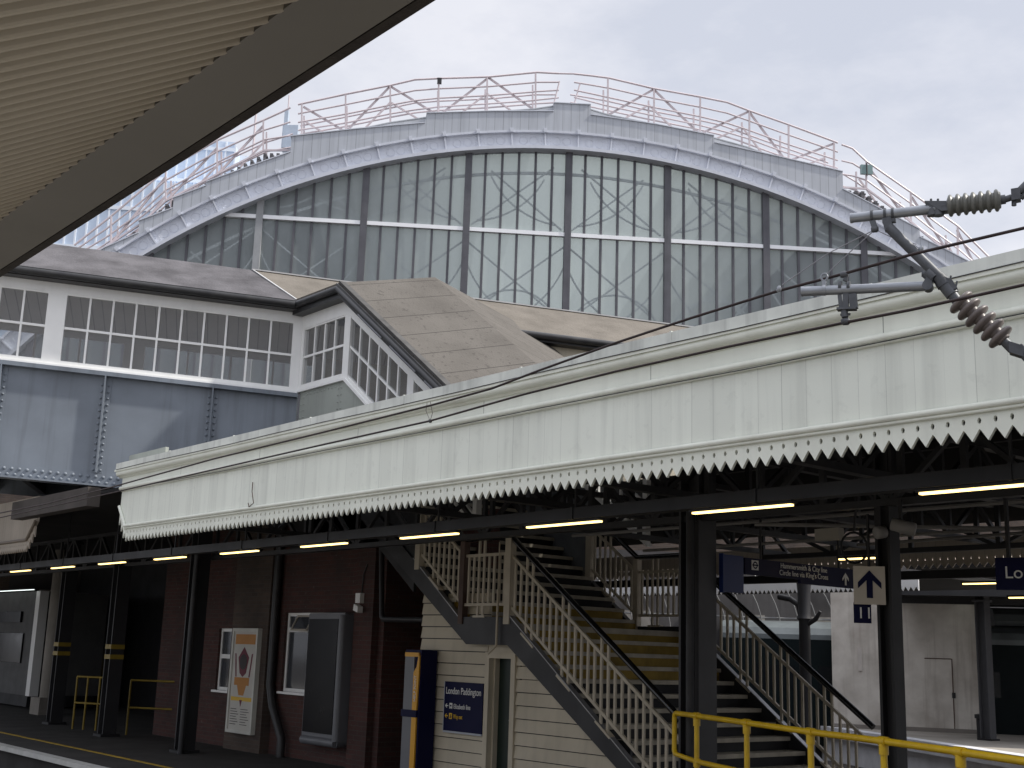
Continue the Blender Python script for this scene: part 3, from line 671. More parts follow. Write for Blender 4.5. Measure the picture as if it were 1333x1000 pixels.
# ================================================================== BRICK BUILDING
YB = 11.4
bb = thing('brick_building', 'sooty red brick station building under the canopy, left of the staircase', 'brick building', (-21, 13, 0))
def wall_holes(mb, x0, x1, y, z0, z1, holes, th=.3):
    xs = sorted({x0, x1, *[h[0] for h in holes], *[h[1] for h in holes]}); zs = sorted({z0, z1, *[h[2] for h in holes], *[h[3] for h in holes]})
    for i in range(len(xs)-1):
        for j in range(len(zs)-1):
            cx, cz = (xs[i]+xs[i+1])/2, (zs[j]+zs[j+1])/2
            if any(h[0] < cx < h[1] and h[2] < cz < h[3] for h in holes): continue
            mb.box(xs[i], xs[i+1], y, y+th, zs[j], zs[j+1])
W1 = (-20.0, -18.0, 1.10, 2.48); W2 = (-22.55, -21.95, 1.02, 2.19)
wl = MB(); wall_holes(wl, -25.2, -17.0, YB, 0, 4.15, [W1, W2]); wl.build('wall', m_brick, bb)
wl = MB(); wl.box(-17.0, -15.3, YB+.9, YB+1.1, 0, 4.15); wl.box(-17.0, -16.85, YB+.01, YB+.9, 0, 4.15); wl.box(-25.2, -25.0, YB+.3, 15.5, 0, 4.15); wl.build('side_wall', m_brick, bb)
pi = MB(); pi.box(-21.68, -20.3, 11.22, YB-.001, 0, 4.1); pi.build('pilaster', m_brick2, bb)
pi = MB(); pi.box(-17.55, -17.0, 11.28, YB-.001, 0, 4.1); pi.build('pilaster', m_brick, bb)
def window(x0, x1, z0, z1, zt, vent=False):
    f = MB(); y0 = YB+.05; w = .06
    f.box(x0, x0+w, y0, y0+.06, z0, z1); f.box(x1-w, x1, y0, y0+.06, z0, z1); f.box(x0+w, x1-w, y0, y0+.06, z0, z0+w); f.box(x0+w, x1-w, y0, y0+.06, z1-w, z1); f.box(x0+w, x1-w, y0, y0+.06, zt-.04, zt+.04)
    o = f.build('window', m_frame, bb)
    gl = MB(); gl.box(x0+w, x1-w, y0+.02, y0+.03, z0+w, zt-.04); gl.box(x0+w, x1-w, y0+.02, y0+.03, zt+.04, z1-w); gl.build('pane', m_dglass, o)
    sl_ = MB(); sl_.box(x0-.06, x1+.06, YB-.05, y0-.001, z0-.04, z0); sl_.build('sill', m_frame, o)
    return o
o = window(*W1, 2.18); 
f = MB(); f.box(-19.05, -18.99, YB+.05, YB+.11, 2.22, 2.42); f.build('mullion', m_frame, o)
v = MB()   # top-hung vent pushed open
P0, P1 = V((-19.62, YB+.04, 2.42)), V((-19.08, YB+.04, 2.42)); dn = V((0, -.13, -.24))
for a, b in ((P0, P0+dn), (P1, P1+dn), (P0+dn, P1+dn), (P0, P1)): v.bar(a, b, .035, .03)
vo = v.build('open_vent', M('aged_vent_frame', (.42, .38, .32), .6), o)
g_ = MB(); g_.add([P0, P1, P1+dn, P0+dn], [(0, 1, 2, 3)]); g_.build('vent_pane', m_dglass, vo)
window(*W2, 1.66)
dpp = MB(); dpp.tube([(-20.22, 11.3, 4.1), (-20.22, 11.3, 1.2), (-20.05, 11.28, .85), (-19.72, 11.26, .45), (-19.62, 11.26, .3), (-19.62, 11.26, 0)], .075, 10)
tag(dpp.build('drainpipe', m_gutter), 'fat black drainpipe with a swan neck bend beside the framed poster', 'drainpipe')
pc = thing('poster_case', 'white framed poster with orange bands and a crimson motif on the brick pilaster', 'poster', (-21, 11.2, .3))
x0, x1, z0, z1 = -21.48, -20.5, .31, 2.19; yf = 11.13
b = MB(); b.box(x0, x1, yf+.03, 11.219, z0, z1); b.box(x0, x0+.06, yf, yf+.03, z0, z1); b.box(x1-.06, x1, yf, yf+.03, z0, z1); b.box(x0+.06, x1-.06, yf, yf+.03, z0, z0+.06); b.box(x0+.06, x1-.06, yf, yf+.03, z1-.06, z1); b.build('frame', M('white_poster_frame', (.66, .66, .60), .5), pc)
b = MB(); b.box(x0+.06, x1-.06, yf+.022, yf+.03, z0+.06, z1-.06); b.build('sheet', m_poster, pc)
y1 = yf+.018
b = MB(); b.box(x0+.12, x1-.1, y1, y1+.004, 1.90, 2.08); b.build('orange_band', m_porange, pc)
b = MB(); b.box(x0+.18, x1-.24, y1, y1+.004, 1.16, 1.30); b.prism([(x0+.3, y1, 1.16), (x1-.34, y1, 1.16), (x1-.42, y1, .98), (x0+.38, y1, .98)], (0, .004, 0)); b.build('orange_band', m_porange, pc)
b = MB(); b.box(x0+.1, x1-.1, y1, y1+.0035, .88, .95); b.build('yellow_band', m_syellow, pc)
b = MB(); cxp, czp = -21.0, 1.58
b.prism([(cxp, y1, czp+.27), (cxp+.2, y1, czp+.08), (cxp+.12, y1, czp-.2), (cxp, y1, czp-.27), (cxp-.12, y1, czp-.2), (cxp-.2, y1, czp+.08)], (0, .004, 0))
for q_ in (-1, 1): b.prism([(cxp+q_*.30, y1, czp+.15), (cxp+q_*.34, y1, czp+.15), (cxp+q_*.27, y1, czp-.27), (cxp+q_*.23, y1, czp-.27)], (0, .004, 0))
b.prism([(cxp-.05, y1-.001, .9), (cxp+.0, y1-.001, .78), (cxp+.05, y1-.001, .9)], (0, .004, 0)); b.build('crimson_motif', m_pred, pc)
b = MB()
for i in range(7):
    z = .74-i*.045; b.box(x0+.12, x0+.34+.04*(i % 3), y1, y1+.003, z-.012, z); b.box(x0+.5, x0+.72+.05*((i+1) % 3), y1, y1+.003, z-.01, z)
b.prism([(cxp+.14*math.cos(a*math.pi/6), y1-.003, czp+.0+.14*math.sin(a*math.pi/6)) for a in range(12)], (0, .003, 0)); b.build('small_print', m_pdark, pc)
ds = thing('display_case', 'tall switched-off black display screen in a rounded grey case on the brick wall', 'display screen', (-18.1, 11.2, .3))
x0, x1, z0, z1 = -18.78, -17.62, .30, 2.46
b = MB(); r_ = .12
prof = [(x0, z0+.03), (x0+.03, z0), (x1-r_, z0), (x1-.035, z0+.035), (x1, z0+r_), (x1, z1-.03), (x1-.03, z1), (x0+.03, z1), (x0, z1-.03)]
b.prism([(a, 11.16, c) for a, c in prof], (0, .239, 0)); b.tube([(x1-.07, 11.16, z0+.1), (x1-.07, 11.16, z1-.03)], .07, 12); b.tube([(x0+.05, 11.16, z0+.07), (x1-.07, 11.16, z0+.07)], .07, 12); b.build('case', m_gpanel, ds)
b = MB(); b.box(x0+.05, x1-.18, 11.135, 11.16, z0+.2, z1-.1); b.build('screen', m_black, ds)
cmn = thing('security_light', 'small white security sensor on the brick wall above the black display screen', 'security sensor', (-17.35, 11.3, 2.6))
b = MB(); b.box(-17.42, -17.28, 11.2, 11.28, 2.62, 2.78); b.prism([(-17.38, 11.14, 2.5), (-17.24, 11.14, 2.46), (-17.24, 11.14, 2.56), (-17.36, 11.14, 2.6)], (0, .1, 0)); b.build('body', m_frame, cmn)
b = MB(); b.tube([(-17.33, 11.26, 2.78), (-17.30, 11.26, 3.1), (-17.22, 11.27, 3.25)], .012, 6); b.build('cable', m_dark2, cmn)
sb = thing('switch_box', 'small grey electrical box with round knobs in the dark recess beside the staircase', 'electrical box', (-16.3, 12.2, 1.4))
a, b_ = oy(508, 862, 12.2), oy(525, 887, 12.2)
b = MB(); b.box(a.x, b_.x, 12.18, 12.299, b_.z, a.z); b.build('box', m_gpanel, sb)
b = MB()
for k in range(3): b.lathe((b_.x-.1, 12.18, a.z-.1-.11*k), (0, -1, 0), [(0, .03), (.02, .026)], 10)
b.build('knob', m_black, sb)
lp = MB(); a, b_ = oy(497, 700, 11.2), oy(497, 802, 11.2); c_ = oy(553, 806, 11.2)
lp.tube([(a.x, 11.2, 3.6), (b_.x, 11.2, b_.z), (b_.x+.06, 11.2, b_.z-.05), (c_.x, 11.2, b_.z-.06)], .045, 8); tag(lp.build('conduit_pipe', m_dark2), 'grey pipe turning under the upper flight in front of the dark recess', 'pipe')

# ================================================================== COLUMNS
def steel_column(x, y, label, w=.30, pipe=None, bands=False, h=4.2, mat=m_dark2):
    t = thing('steel_column', label, 'column', (x, y, 0), 'steel canopy columns')
    b = MB(); b.box(x-w/2, x-w/2+.03, y-w/2, y+w/2, 0, h); b.box(x+w/2-.03, x+w/2, y-w/2, y+w/2, 0, h); b.box(x-w/2+.03, x+w/2-.03, y-.015, y+.015, 0, h); b.build('shaft', mat, t)
    b = MB(); b.box(x-w/2-.06, x+w/2+.06, y-w/2-.06, y+w/2+.06, 0, .05); b.build('base_plate', m_dark, t)
    b = MB(); b.box(x-w/2-.05, x+w/2+.05, y-w/2-.04, y+w/2+.04, h-.16, h-.1)
    b.build('bracket', mat, t)
    if pipe:
        b = MB(); b.tube([(x+pipe, y-w/2-.05, 0), (x+pipe, y-w/2-.05, 3.6)], .05, 10); b.build('downpipe', m_dark2, t)
    if bands:
        b = MB()
        for z in (1.52, 1.72): b.box(x-w/2-.006, x+w/2+.006, y-w/2-.006, y+w/2+.006, z, z+.09)
        b.build('yellow_band', m_ydull, t)
steel_column(-20.95, 10.1, 'dark steel column with a pipe beside it, standing left of the framed poster', .27, .24)
steel_column(oy(149, 850, 10.3).x, 10.3, 'dark steel column with two yellow bands, standing between the two yellow railings', .28, None, True)
steel_column(oy(80, 850, 10.6).x, 10.6, 'shadowed steel column with dull yellow bands beside the concrete pier', .28, None, True)
steel_column(-9.2, 10.35, 'charcoal steel column standing in front of the stair treads', .29, .07, mat=M('mid_grey_column', (.045, .045, .049), .5, var=.25))
steel_column(-6.79, 10.35, 'black steel column standing right of the white arrow sign', .165, None, mat=m_dark)
cpx = oz(1287, 964, 0)
steel_column(cpx.x, cpx.y, 'slate grey column on the far platform at the edge of the white wall', .30, None, h=3.84, mat=M('slate_column', (.07, .07, .075), .5))
cp2 = oy(1048, 850, 20.5)
t = thing('iron_column', 'round grey iron column behind the right hand stair railing', 'column', (cp2.x, 20.5, 0))
b = MB(); b.lathe((cp2.x, 20.5, 0), (0, 0, 1), [(0, .15), (.4, .16), (.42, .12), (2.7, .11), (2.75, .15), (2.85, .12), (3.3, .13), (3.6, .16)], 14); b.build('shaft', m_dark2, t)
b = MB(); b.tube([oy(1043, 803, 20.5), oy(1040, 788, 20.5), oy(1029, 780, 20.5), oy(1014, 777, 20.5)], .06, 8); b.tube([oy(1052, 813, 20.5), oy(1062, 806, 20.5), oy(1068, 796, 20.5)], [.04, .05, .03], 8); b.build('bracket', m_dark, t)
pr = thing('concrete_pier', 'stained round concrete pier on a square plinth at the far left of the platform', 'pier', (-29.9, 11.1, 0))
a, b_ = oz(45, 930, 0), oz(75, 930, 0); c = (a+b_)/2; rad = (b_-a).length/2*.75
b = MB(); b.lathe((c.x, c.y, 0), (0, 0, 1), [(.42, rad), (4.2, rad)], 24); b.build('shaft', m_concrete, pr)
b = MB(); b.box(c.x-rad*1.5, c.x+rad*1.5, c.y-rad*1.5, c.y+rad*1.5, 0, .42); b.build('plinth', m_concrete, pr)
# yellow barriers at the left
def barrier(pts, label, hts=(1.1, .55), posts=None):
    t = thing('yellow_barrier', label, 'barrier', tuple(pts[0]), 'yellow tube barriers on the left part of the platform')
    for h in hts:
        b = MB(); b.tube([p+V((0, 0, h)) for p in pts], .022, 8); b.build('rail', m_ydull, t)
    for p in pts:
        b = MB(); b.tube([p, p+V((0, 0, hts[0]))], .022, 8); b.build('post', m_ydull, t)
g0 = [oz(94, 949, 0), oz(108, 950, 0), oz(124, 951, 0), oz(141, 952, 0)]
barrier(g0, 'yellow tube barrier between the concrete pier and the banded column')
g1 = [oz(164, 957, 0), oz(224, 960, 0)]
barrier(g1, 'yellow tube barrier in front of the brick wall, right of the banded column')
# what closes the view behind the left part of the platform
a, b_ = oy(0, 772, 12), oy(38, 905, 12)
kc = thing('grey_cabin', 'pale grey cabin with a dark window at the far left of the platform', 'cabin', (-37, 12, 0))
b = MB(); b.box(-41, b_.x-.2, 12.0, 14, .35, a.z); b.build('wall', M('cabin_grey', (.10, .10, .10), .7, var=.2), kc)
b = MB(); b.box(b_.x-.2, b_.x+.1, 11.96, 12.2, .35, a.z); b.build('corner_trim', m_swhite, kc)
b = MB(); b.box(-41, b_.x-.9, 11.95, 11.999, 1.2, 2.0); b.build('window', m_tglass, kc)
b = MB(); b.box(-41, b_.x-1.2, 11.93, 11.999, 2.3, 2.6); b.build('sign_board', m_black, kc)
b = MB(); b.box(-41, b_.x-.3, 12.05, 13.9, .05, .35); b.build('skirt', m_dark, kc)
lamp(-41, b_.x, 11.8, a.z+.03, 'cold white light line above the grey cabin', 'strip lights deep under the canopy', m_lampw)
_ps = CAM+_fh*42; S_BACKDROP = V((_ps.x, _ps.y, -1))+V((math.cos(SCR), math.sin(SCR), 0))*-16.5-V((-math.sin(SCR), math.cos(SCR), 0))*.9
# partitions leave two slits of daylight
pw = MB(); 
xs = [oy(88, 850, 15.0).x, oy(95, 850, 15.0).x, oy(117, 850, 15.0).x, oy(129, 850, 15.0).x]
z_hi, z_lo = oy(120, 803, 15).z, oy(120, 886, 15).z
wall_holes(pw, -60, -25.0, 15.0, 0, 4.15, [(xs[0], xs[1], z_lo+.2, z_hi-.5), (xs[2], xs[3], z_lo, z_hi)])
tag(pw.build('partition_wall', m_dark), 'black partition wall behind the left columns with two bright slits', 'wall')
pw = MB(); pw.ob(S_BACKDROP, V((math.cos(SCR), math.sin(SCR), 0))*9, V((-math.sin(SCR), math.cos(SCR), 0))*.1, V((0, 0, 4.2))); tag(pw.build('daylight_backdrop', M('daylight_backdrop_white', (.88, .89, .92), .7)), 'pale hoarding added for the daylight seen through the slits of the black partition', 'backdrop')  # added white board standing in for daylight beyond the slits
t = thing('yellow_gate', 'thin yellow barred gate filling the lower part of the bright slit', 'gate', (xs[2], 14.9, 0))
b = MB(); b.box(xs[2], xs[3], 14.88, 14.92, 1.0+.5, 1.55); b.box(xs[2], xs[3], 14.88, 14.92, z_lo+.05, z_lo+.1); b.build('rail', m_yellow, t)
b = MB(); 
for k in range(4): xx = xs[2]+.03+(xs[3]-xs[2]-.06)*k/3; b.box(xx-.018, xx+.018, 14.885, 14.915, z_lo, 1.5)
b.build('bars', m_yellow, t)

# ================================================================== YELLOW HANDRAIL AT RIGHT
ZY = 1.33
yr = thing('yellow_guardrail', 'bright yellow tube guardrail in front of the staircase foot, bottom right', 'guardrail', (-7, 9, 0))
pp = [oz(878, 928, ZY), oz(907, 932, ZY), oz(972, 941, ZY), oz(1055, 953, ZY), oz(1150, 965, ZY), oz(1250, 979, ZY), oz(1360, 995, ZY)]
d0 = (pp[1]-pp[0]).normalized()
b = MB(); b.tube([pp[0]+V((0, 0, -.38)), pp[0]+V((0, 0, -.06)), pp[0]+V((0, 0, -.015))+d0*.012, pp[0]+d0*.05]+pp[1:], .027, 12); b.build('top_rail', m_yellow, yr)
b = MB(); b.tube([pp[0]+V((0, 0, -.38)), pp[0]+V((0, 0, -.42))+d0*.03]+[p_+V((0, 0, -.45)) for p_ in pp[1:]], .027, 12); b.build('mid_rail', m_yellow, yr)
for p_ in pp[1:]:
    b = MB(); b.tube([V((p_.x, p_.y, 0)), p_+V((0, 0, -.027))], .027, 12); o = b.build('post', m_yellow, yr)
    b = MB(); b.tube([p_+V((0, 0, -.10)), p_+V((0, 0, -.02))], .037, 12); dd = (pp[-1]-pp[0]).normalized(); b.tube([p_-dd*.05, p_+dd*.05], .036, 12); b.tube([p_+V((0, 0, -.5)), p_+V((0, 0, -.42))], .037, 12); b.build('collar', m_yellow, o)

# ================================================================== SIGNS UNDER THE CANOPY
XS = -9.0
hs = thing('hanging_sign', 'long navy hanging sign for the Hammersmith & City and Circle lines with an up arrow', 'sign', (XS, 12, 3))
ya, yb = 10.92, 13.0
b = MB(); b.box(XS-.04, XS, ya, yb, 2.845, 3.03); b.box(XS-.04, XS, ya+1.0, yb, 2.80, 2.845); b.build('panel', m_navy, hs)
text('Hammersmith & City line', .085, (XS+.006, ya+.62, 2.955), (0, 1, 0), (0, 0, 1), m_swhite, hs, width=.88)
text("Circle line via King's Cross", .085, (XS+.006, ya+.60, 2.875), (0, 1, 0), (0, 0, 1), m_swhite, hs, width=.92)
b = MB(); arrow(b, (XS+.002, yb-.2, 2.905), (0, 1, 0), (0, 0, 1), .15); b.build('arrow', m_swhite, hs)
b = MB(); b.box(XS, XS+.004, ya+.11, ya+.23, 2.90, 3.01); b.build('line_symbol', m_swhite, hs)
b = MB(); n_ = 16
for k in range(n_):
    a0, a1 = 2*math.pi*k/n_, 2*math.pi*(k+1)/n_; cy_, cz_ = ya+.17, 2.955
    b.add([(XS+.006, cy_+.042*math.cos(a0), cz_+.042*math.sin(a0)), (XS+.006, cy_+.042*math.cos(a1), cz_+.042*math.sin(a1)), (XS+.006, cy_+.026*math.cos(a1), cz_+.026*math.sin(a1)), (XS+.006, cy_+.026*math.cos(a0), cz_+.026*math.sin(a0))], [(0, 1, 2, 3)])
b.box(XS+.005, XS+.0075, ya+.12, ya+.22, 2.947, 2.963); b.build('roundel', m_navy, hs)
for yy in (ya+.3, yb-.3): b = MB(); b.box(XS-.03, XS-.01, yy-.01, yy+.01, 3.03, 3.62); b.build('hanger', m_dark, hs)
bp_ = MB(); bp_.box(XS-.05, XS+.0, 10.56, 10.89, 2.63, 3.04); bp_.box(XS-.055, XS+.003, 10.54, 10.56, 2.62, 3.05)
tag(bp_.build('blue_panel', m_navy2), 'plain royal blue panel fixed to the charcoal column by the stairs', 'sign')
# arrow sign and platform number
lat = _r0*math.cos(math.radians(4))+_fh*(-math.sin(math.radians(4))); nrm = V((lat.y, -lat.x, 0))
pa = oy(1132, 762, 10.15); K = 11.74/FPX
def sign_box(mb, c, w, h, th=.02): mb.ob(V(c)-lat*w/2-V((0, 0, h/2)), lat*w, -nrm*th, V((0, 0, h)))
t = thing('arrow_sign', 'cream square sign with a large navy up arrow, hung beside the black column', 'sign', tuple(pa))
b = MB(); sign_box(b, pa, 40*K, 49*K); b.build('panel', m_scream, t)
b = MB(); arrow(b, pa+nrm*.001+V((0, 0, .01)), lat, V((0, 0, 1)), .26); b.build('arrow', m_navy, t)
b = MB(); b.bar(pa+V((0, 0, 24*K)), pa+V((0, 0, 24*K+.5)), .02, .02); b.build('hanger', m_dark, t)
pn = oy(1123, 798, 10.15)
t = thing('platform_number_sign', 'small navy sign with a white 11 below the arrow sign', 'sign', tuple(pn))
b = MB(); sign_box(b, pn, 22*K, 26*K); b.build('panel', m_navy, t)
text('11', .15, pn-lat*.055-V((0, 0, .05))+nrm*.003, lat, (0, 0, 1), m_swhite, t)
b = MB(); b.bar(pn+V((0, 0, 13*K)), pn+V((0, 0, 16*K)), .015, .01); b.build('hanger', m_dark, t)
ps = oy(1297, 768, 10.6); pt_ = oy(1297, 726, 10.6)
t = thing('station_name_sign', 'large navy station name sign with white letters beginning Lon, cut by the right edge', 'sign', tuple(ps))
LD = V((math.cos(math.radians(20)), math.sin(math.radians(20)), 0)); ln_ = V((LD.y, -LD.x, 0))
hgt = pt_.z-ps.z
b = MB(); b.ob(ps, LD*2.4, -ln_*.05, V((0, 0, hgt))); b.build('panel', m_navy, t)
text('London Paddington', .155, ps+LD*.075+V((0, 0, hgt*.36))+ln_*.003, LD, (0, 0, 1), m_swhite, t)
for d_ in (.12, 2.2): b = MB(); b.bar(ps+LD*d_+V((0, 0, hgt)), ps+LD*d_+V((0, 0, hgt+.6)), .03, .03); b.build('hanger', m_dark, t)
# loudspeakers and fittings on the black column
for k, (px, lab) in enumerate((((1160, 682, 1192, 690), 'grey tubular loudspeaker on the right side of the black column'), ((1140, 694, 1152, 692), 'round grey loudspeaker on the left side of the black column'))):
    a, b_ = oy(px[0], px[1], 10.15), oy(px[2], px[3], 10.25)
    t = thing('loudspeaker', lab, 'loudspeaker', tuple(a), 'loudspeakers on the black column')
    ax = (b_-a); b = MB(); b.lathe(a, ax, [(0, .05), (.01, .062), (max(.1, ax.length)-.01, .062), (max(.1, ax.length), .05)], 18); b.build('body', M('speaker_grey', (.26, .25, .24), .6), t)
    b = MB(); b.bar(a+ax*.4, a+ax*.4+V((0, 0, .25)), .02, .03); b.build('bracket', m_dark, t)
rg = MB(); c = oy(1112, 713, 10.4)
rg.tube([c+_r0*.13*math.cos(k*math.pi/10)+V((0, 0, .15*math.sin(k*math.pi/10))) for k in range(21)], .012, 6); rg.tube([c+V((0, 0, .15)), c+V((.05, 0, .5)), c+V((.02, 0, .9))], .012, 6)
tag(rg.build('cable_coil', m_dark), 'black cable coil hanging from the roof trusses near the arrow sign', 'cable')
jb = MB(); c = oy(1083, 697, 11.6); jb.box(c.x-.16, c.x+.16, 11.5, 11.6, c.z-.06, c.z+.07); tag(jb.build('junction_box', M('beige_box', (.42, .39, .33), .6)), 'beige junction box fixed among the dark roof trusses', 'junction box')

# ================================================================== WHITE BUILDING ON THE FAR PLATFORM
a, b_ = oz(1085, 947, 0), oz(1281, 956, 0); wd = (b_-a).normalized(); wn = V((-wd.y, wd.x, 0)); L_ = (b_-a).length
if wn.y < 0: wn = -wn
wb = thing('white_building', 'stained white rendered building with a plain flush door on the far platform', 'building', tuple(a))
b = MB(); b.ob(a, wd*L_, wn*.42, V((0, 0, 4.3))); b.build('wall', m_wallw, wb)
dl = [(on(px, py, a, wn)-a).dot(wd) for px, py in ((1205, 900), (1240, 900))]
b = MB(); b.ob(a+wd*dl[0]-wn*.02+V((0, 0, .02)), wd*(dl[1]-dl[0]), wn*.019, V((0, 0, 2.1))); o = b.build('door', m_wallw, wb)
b = MB(); b.ob(a+wd*(dl[1]-.0)-wn*.025+V((0, 0, .02)), wd*.03, wn*.024, V((0, 0, 2.12))); b.ob(a+wd*dl[0]-wn*.025+V((0, 0, 2.12)), wd*(dl[1]-dl[0]), wn*.024, V((0, 0, .03))); b.build('door_gap', m_rust, o)
b = MB(); b.ob(a+wd*(dl[1]-.02)-wn*.05+V((0, 0, 1.0)), wd*.1, wn*.03, V((0, 0, .16))); b.build('lock', m_dark, o)
b = MB(); b.ob(a+wd*(L_*.18)-wn*.03+V((0, 0, 1.7)), wd*.12, wn*.029, V((0, 0, .7))); b.build('cable_trunk', M('faded_trunk', (.5, .46, .42), .7), wb)
b = MB(); b.ob(a-wn*.03+V((0, 0, .0)), wd*L_, wn*.029, V((0, 0, .12))); b.build('plinth', M('dirty_plinth', (.2, .18, .16), .8), wb)
fl_ = on(1247, 784, a-wn*.6, wn); fr_ = on(1281, 783, a-wn*.6, wn)
t = thing('fluorescent_lamp', 'white fluorescent lamp hanging in front of the far white wall', 'lamp', tuple(fl_))
b = MB(); b.bar(fl_, fr_, .06, .05); b.build('tube', m_lampw, t)
b = MB(); b.bar(fl_+V((0, 0, .06)), fr_+V((0, 0, .06)), .1, .05); b.bar(fl_.lerp(fr_, .3)+V((0, 0, .08)), fl_.lerp(fr_, .3)+V((0, 0, .8)), .02, .02); b.build('hood', m_dark, t)
bn = oz(1277, 963, 0); b = MB(); b.lathe(bn, (0, 0, 1), [(0, .1), (.55, .1), (.56, .14), (.66, .14), (.68, .05)], 12); tag(b.build('litter_bin', m_dark2), 'small dark bin standing against the slate grey column', 'bin')

c4 = thing('platform_canopy', 'dark flat canopy above the white building at the far right', 'station canopy', tuple(a))
b = MB(); b.ob(a+wd*1.9-wn*5.5+V((0, 0, 3.86)), wd*26, wn*9, V((0, 0, .12))); b.build('roof', m_roofunder, c4)
b = MB(); b.ob(a+wd*1.85-wn*5.55+V((0, 0, 3.72)), wd*26, wn*.12, V((0, 0, .3))); b.ob(a+wd*1.85-wn*2.2+V((0, 0, 3.66)), wd*26, wn*.15, V((0, 0, .19))); b.build('edge_beams', m_dark, c4)
# trains
def train(p0, d, length, label, zr=2.75, logo=False, nose=False):
    p0 = V(p0); d = V(d).normalized(); n = V((-d.y, d.x, 0))
    if n.y < 0: n = -n
    t = thing('train_carriage', label, 'train', tuple(p0.xy)+(-1,))
    b = MB(); b.ob(p0+V((0, 0, -.6)), d*length, n*2.7, V((0, 0, zr+.2))); b.build('body', m_train, t)
    rf_ = MB(); prof = [(0, zr-.4), (.0, zr-.25), (.12, zr-.05), (.45, zr+.12), (1.35, zr+.2), (2.25, zr+.12), (2.58, zr-.05), (2.7, zr-.25), (2.7, zr-.4)]
    rf_.prism([p0-n*.01+n*a*1.007+V((0, 0, z)) for a, z in prof], d*length); rf_.build('roof', m_trainroof, t)
    k = 0; s = 1.0
    while s+1.2 < length:
        b = MB(); b.ob(p0+d*s-n*.012+V((0, 0, 1.05)), d*1.3, n*.011, V((0, 0, .75))); b.build('window', m_tglass, t); s += 2.0
    b = MB(); b.ob(p0+n*.3+V((0, 0, -1)), d*length, n*2.1, V((0, 0, .4))); b.build('underframe', m_dark, t)
    if logo: text('GWR', .55, p0+d*(.3)-n*.004+V((0, 0, .45)), d, (0, 0, 1), M('faint_livery_lettering', (.05, .055, .06), .4), t, width=1.0)
    return t
ta = oz(938, 813, 3.0)
train((ta.x, ta.y, 0), wd, 16, 'dark green train with a pale curved roof behind the stair railing', zr=3.0)
tb = on(1299, 900, a+wn*1.5, wn)
train((tb.x, tb.y, 0), wd, 12, 'dark train with faint GWR lettering beyond the far right column', logo=True, zr=3.6)
# ================================================================== TRAIN SHED WITH GLAZED END SCREEN
PS = CAM+_fh*42; DS = V((math.cos(SCR), math.sin(SCR), 0)); NS = V((-math.sin(SCR), math.cos(SCR), 0)); PS.z = 0
def S(s, z, t=0): return PS+DS*s+NS*t+V((0, 0, z))
def sz(px, py, t=0):
    p = on(px, py, PS+NS*t, NS); return ((p-PS).dot(DS), p.z)
CS, CZ, R0 = 1.82, -4.82, 24.67
ts = thing('train_shed', 'great arched train shed with a tall glazed end screen in lilac white steel', 'train shed', tuple(S(CS, 0, 20).xy)+(-1,))
def archz(s, r=R0): return CZ+math.sqrt(max(.01, r*r-(s-CS)**2))
def arc_band(mb, r0, r1, t0, t1, z_min=6.5, n=96):
    lim = math.acos(max(-1, min(1, (z_min-CZ)/r0))); pts = []
    for i in range(n+1):
        a = -lim+2*lim*i/n; pts.append((CS+r0*math.sin(a), CZ+r0*math.cos(a), CS+r1*math.sin(a), CZ+r1*math.cos(a)))
    for i in range(n):
        p, q = pts[i], pts[i+1]
        vs = [S(p[0], p[1], t0), S(q[0], q[1], t0), S(q[2], q[3], t0), S(p[2], p[3], t0), S(p[0], p[1], t1), S(q[0], q[1], t1), S(q[2], q[3], t1), S(p[2], p[3], t1)]
        mb.add(vs, [(0, 1, 2, 3), (7, 6, 5, 4), (0, 4, 5, 1), (3, 2, 6, 7)])
ar = MB(); arc_band(ar, R0-.05, R0+.07, -.42, .1); arc_band(ar, R0+.07, R0+.62, -.18, .1); arc_band(ar, R0+.62, R0+.70, -.30, .1)
ar.build('arch_rib', m_arch, ts)
cl_ = MB()
for i in range(-19, 20):
    a = i*.0485+.012
    if abs(a) > 1.0: continue
    er = V((math.sin(a), 0, math.cos(a))); 
    def RP(r, w, t): return S(CS+r*math.sin(a)+w*math.cos(a), CZ+r*math.cos(a)-w*math.sin(a), t)
    cl_.ob(RP(R0+.60, -.06, -.30), RP(R0+.60, .06, -.30)-RP(R0+.60, -.06, -.30), RP(R0+.76, -.06, -.30)-RP(R0+.60, -.06, -.30), NS*-.08)
    cl_.ob(RP(R0+.10, -.025, -.18), RP(R0+.10, .025, -.18)-RP(R0+.10, -.025, -.18), RP(R0+.6, -.025, -.18)-RP(R0+.10, -.025, -.18), NS*-.10)
    for w in (-.42, .42):
        ring = [RP(R0+.34+.15*math.cos(k*math.pi/7), w+.15*math.sin(k*math.pi/7), -.185) for k in range(15)]; cl_.tube(ring, .008, 4, cap=False)
    if i % 2 == 0:
        p0 = RP(R0+.12, 1.0, -.18); cl_.ob(p0, RP(R0+.12, 1.5, -.18)-p0, RP(R0+.58, 1.0, -.18)-p0, NS*-.012)
        for u in range(4):
            for v_ in range(4): cl_.lathe(RP(R0+.18+.11*v_, 1.08+.11*u, -.192), -NS, [(0, .022), (.012, .012)], 5)
cl_.build('rib_cleats', m_arch, ts)
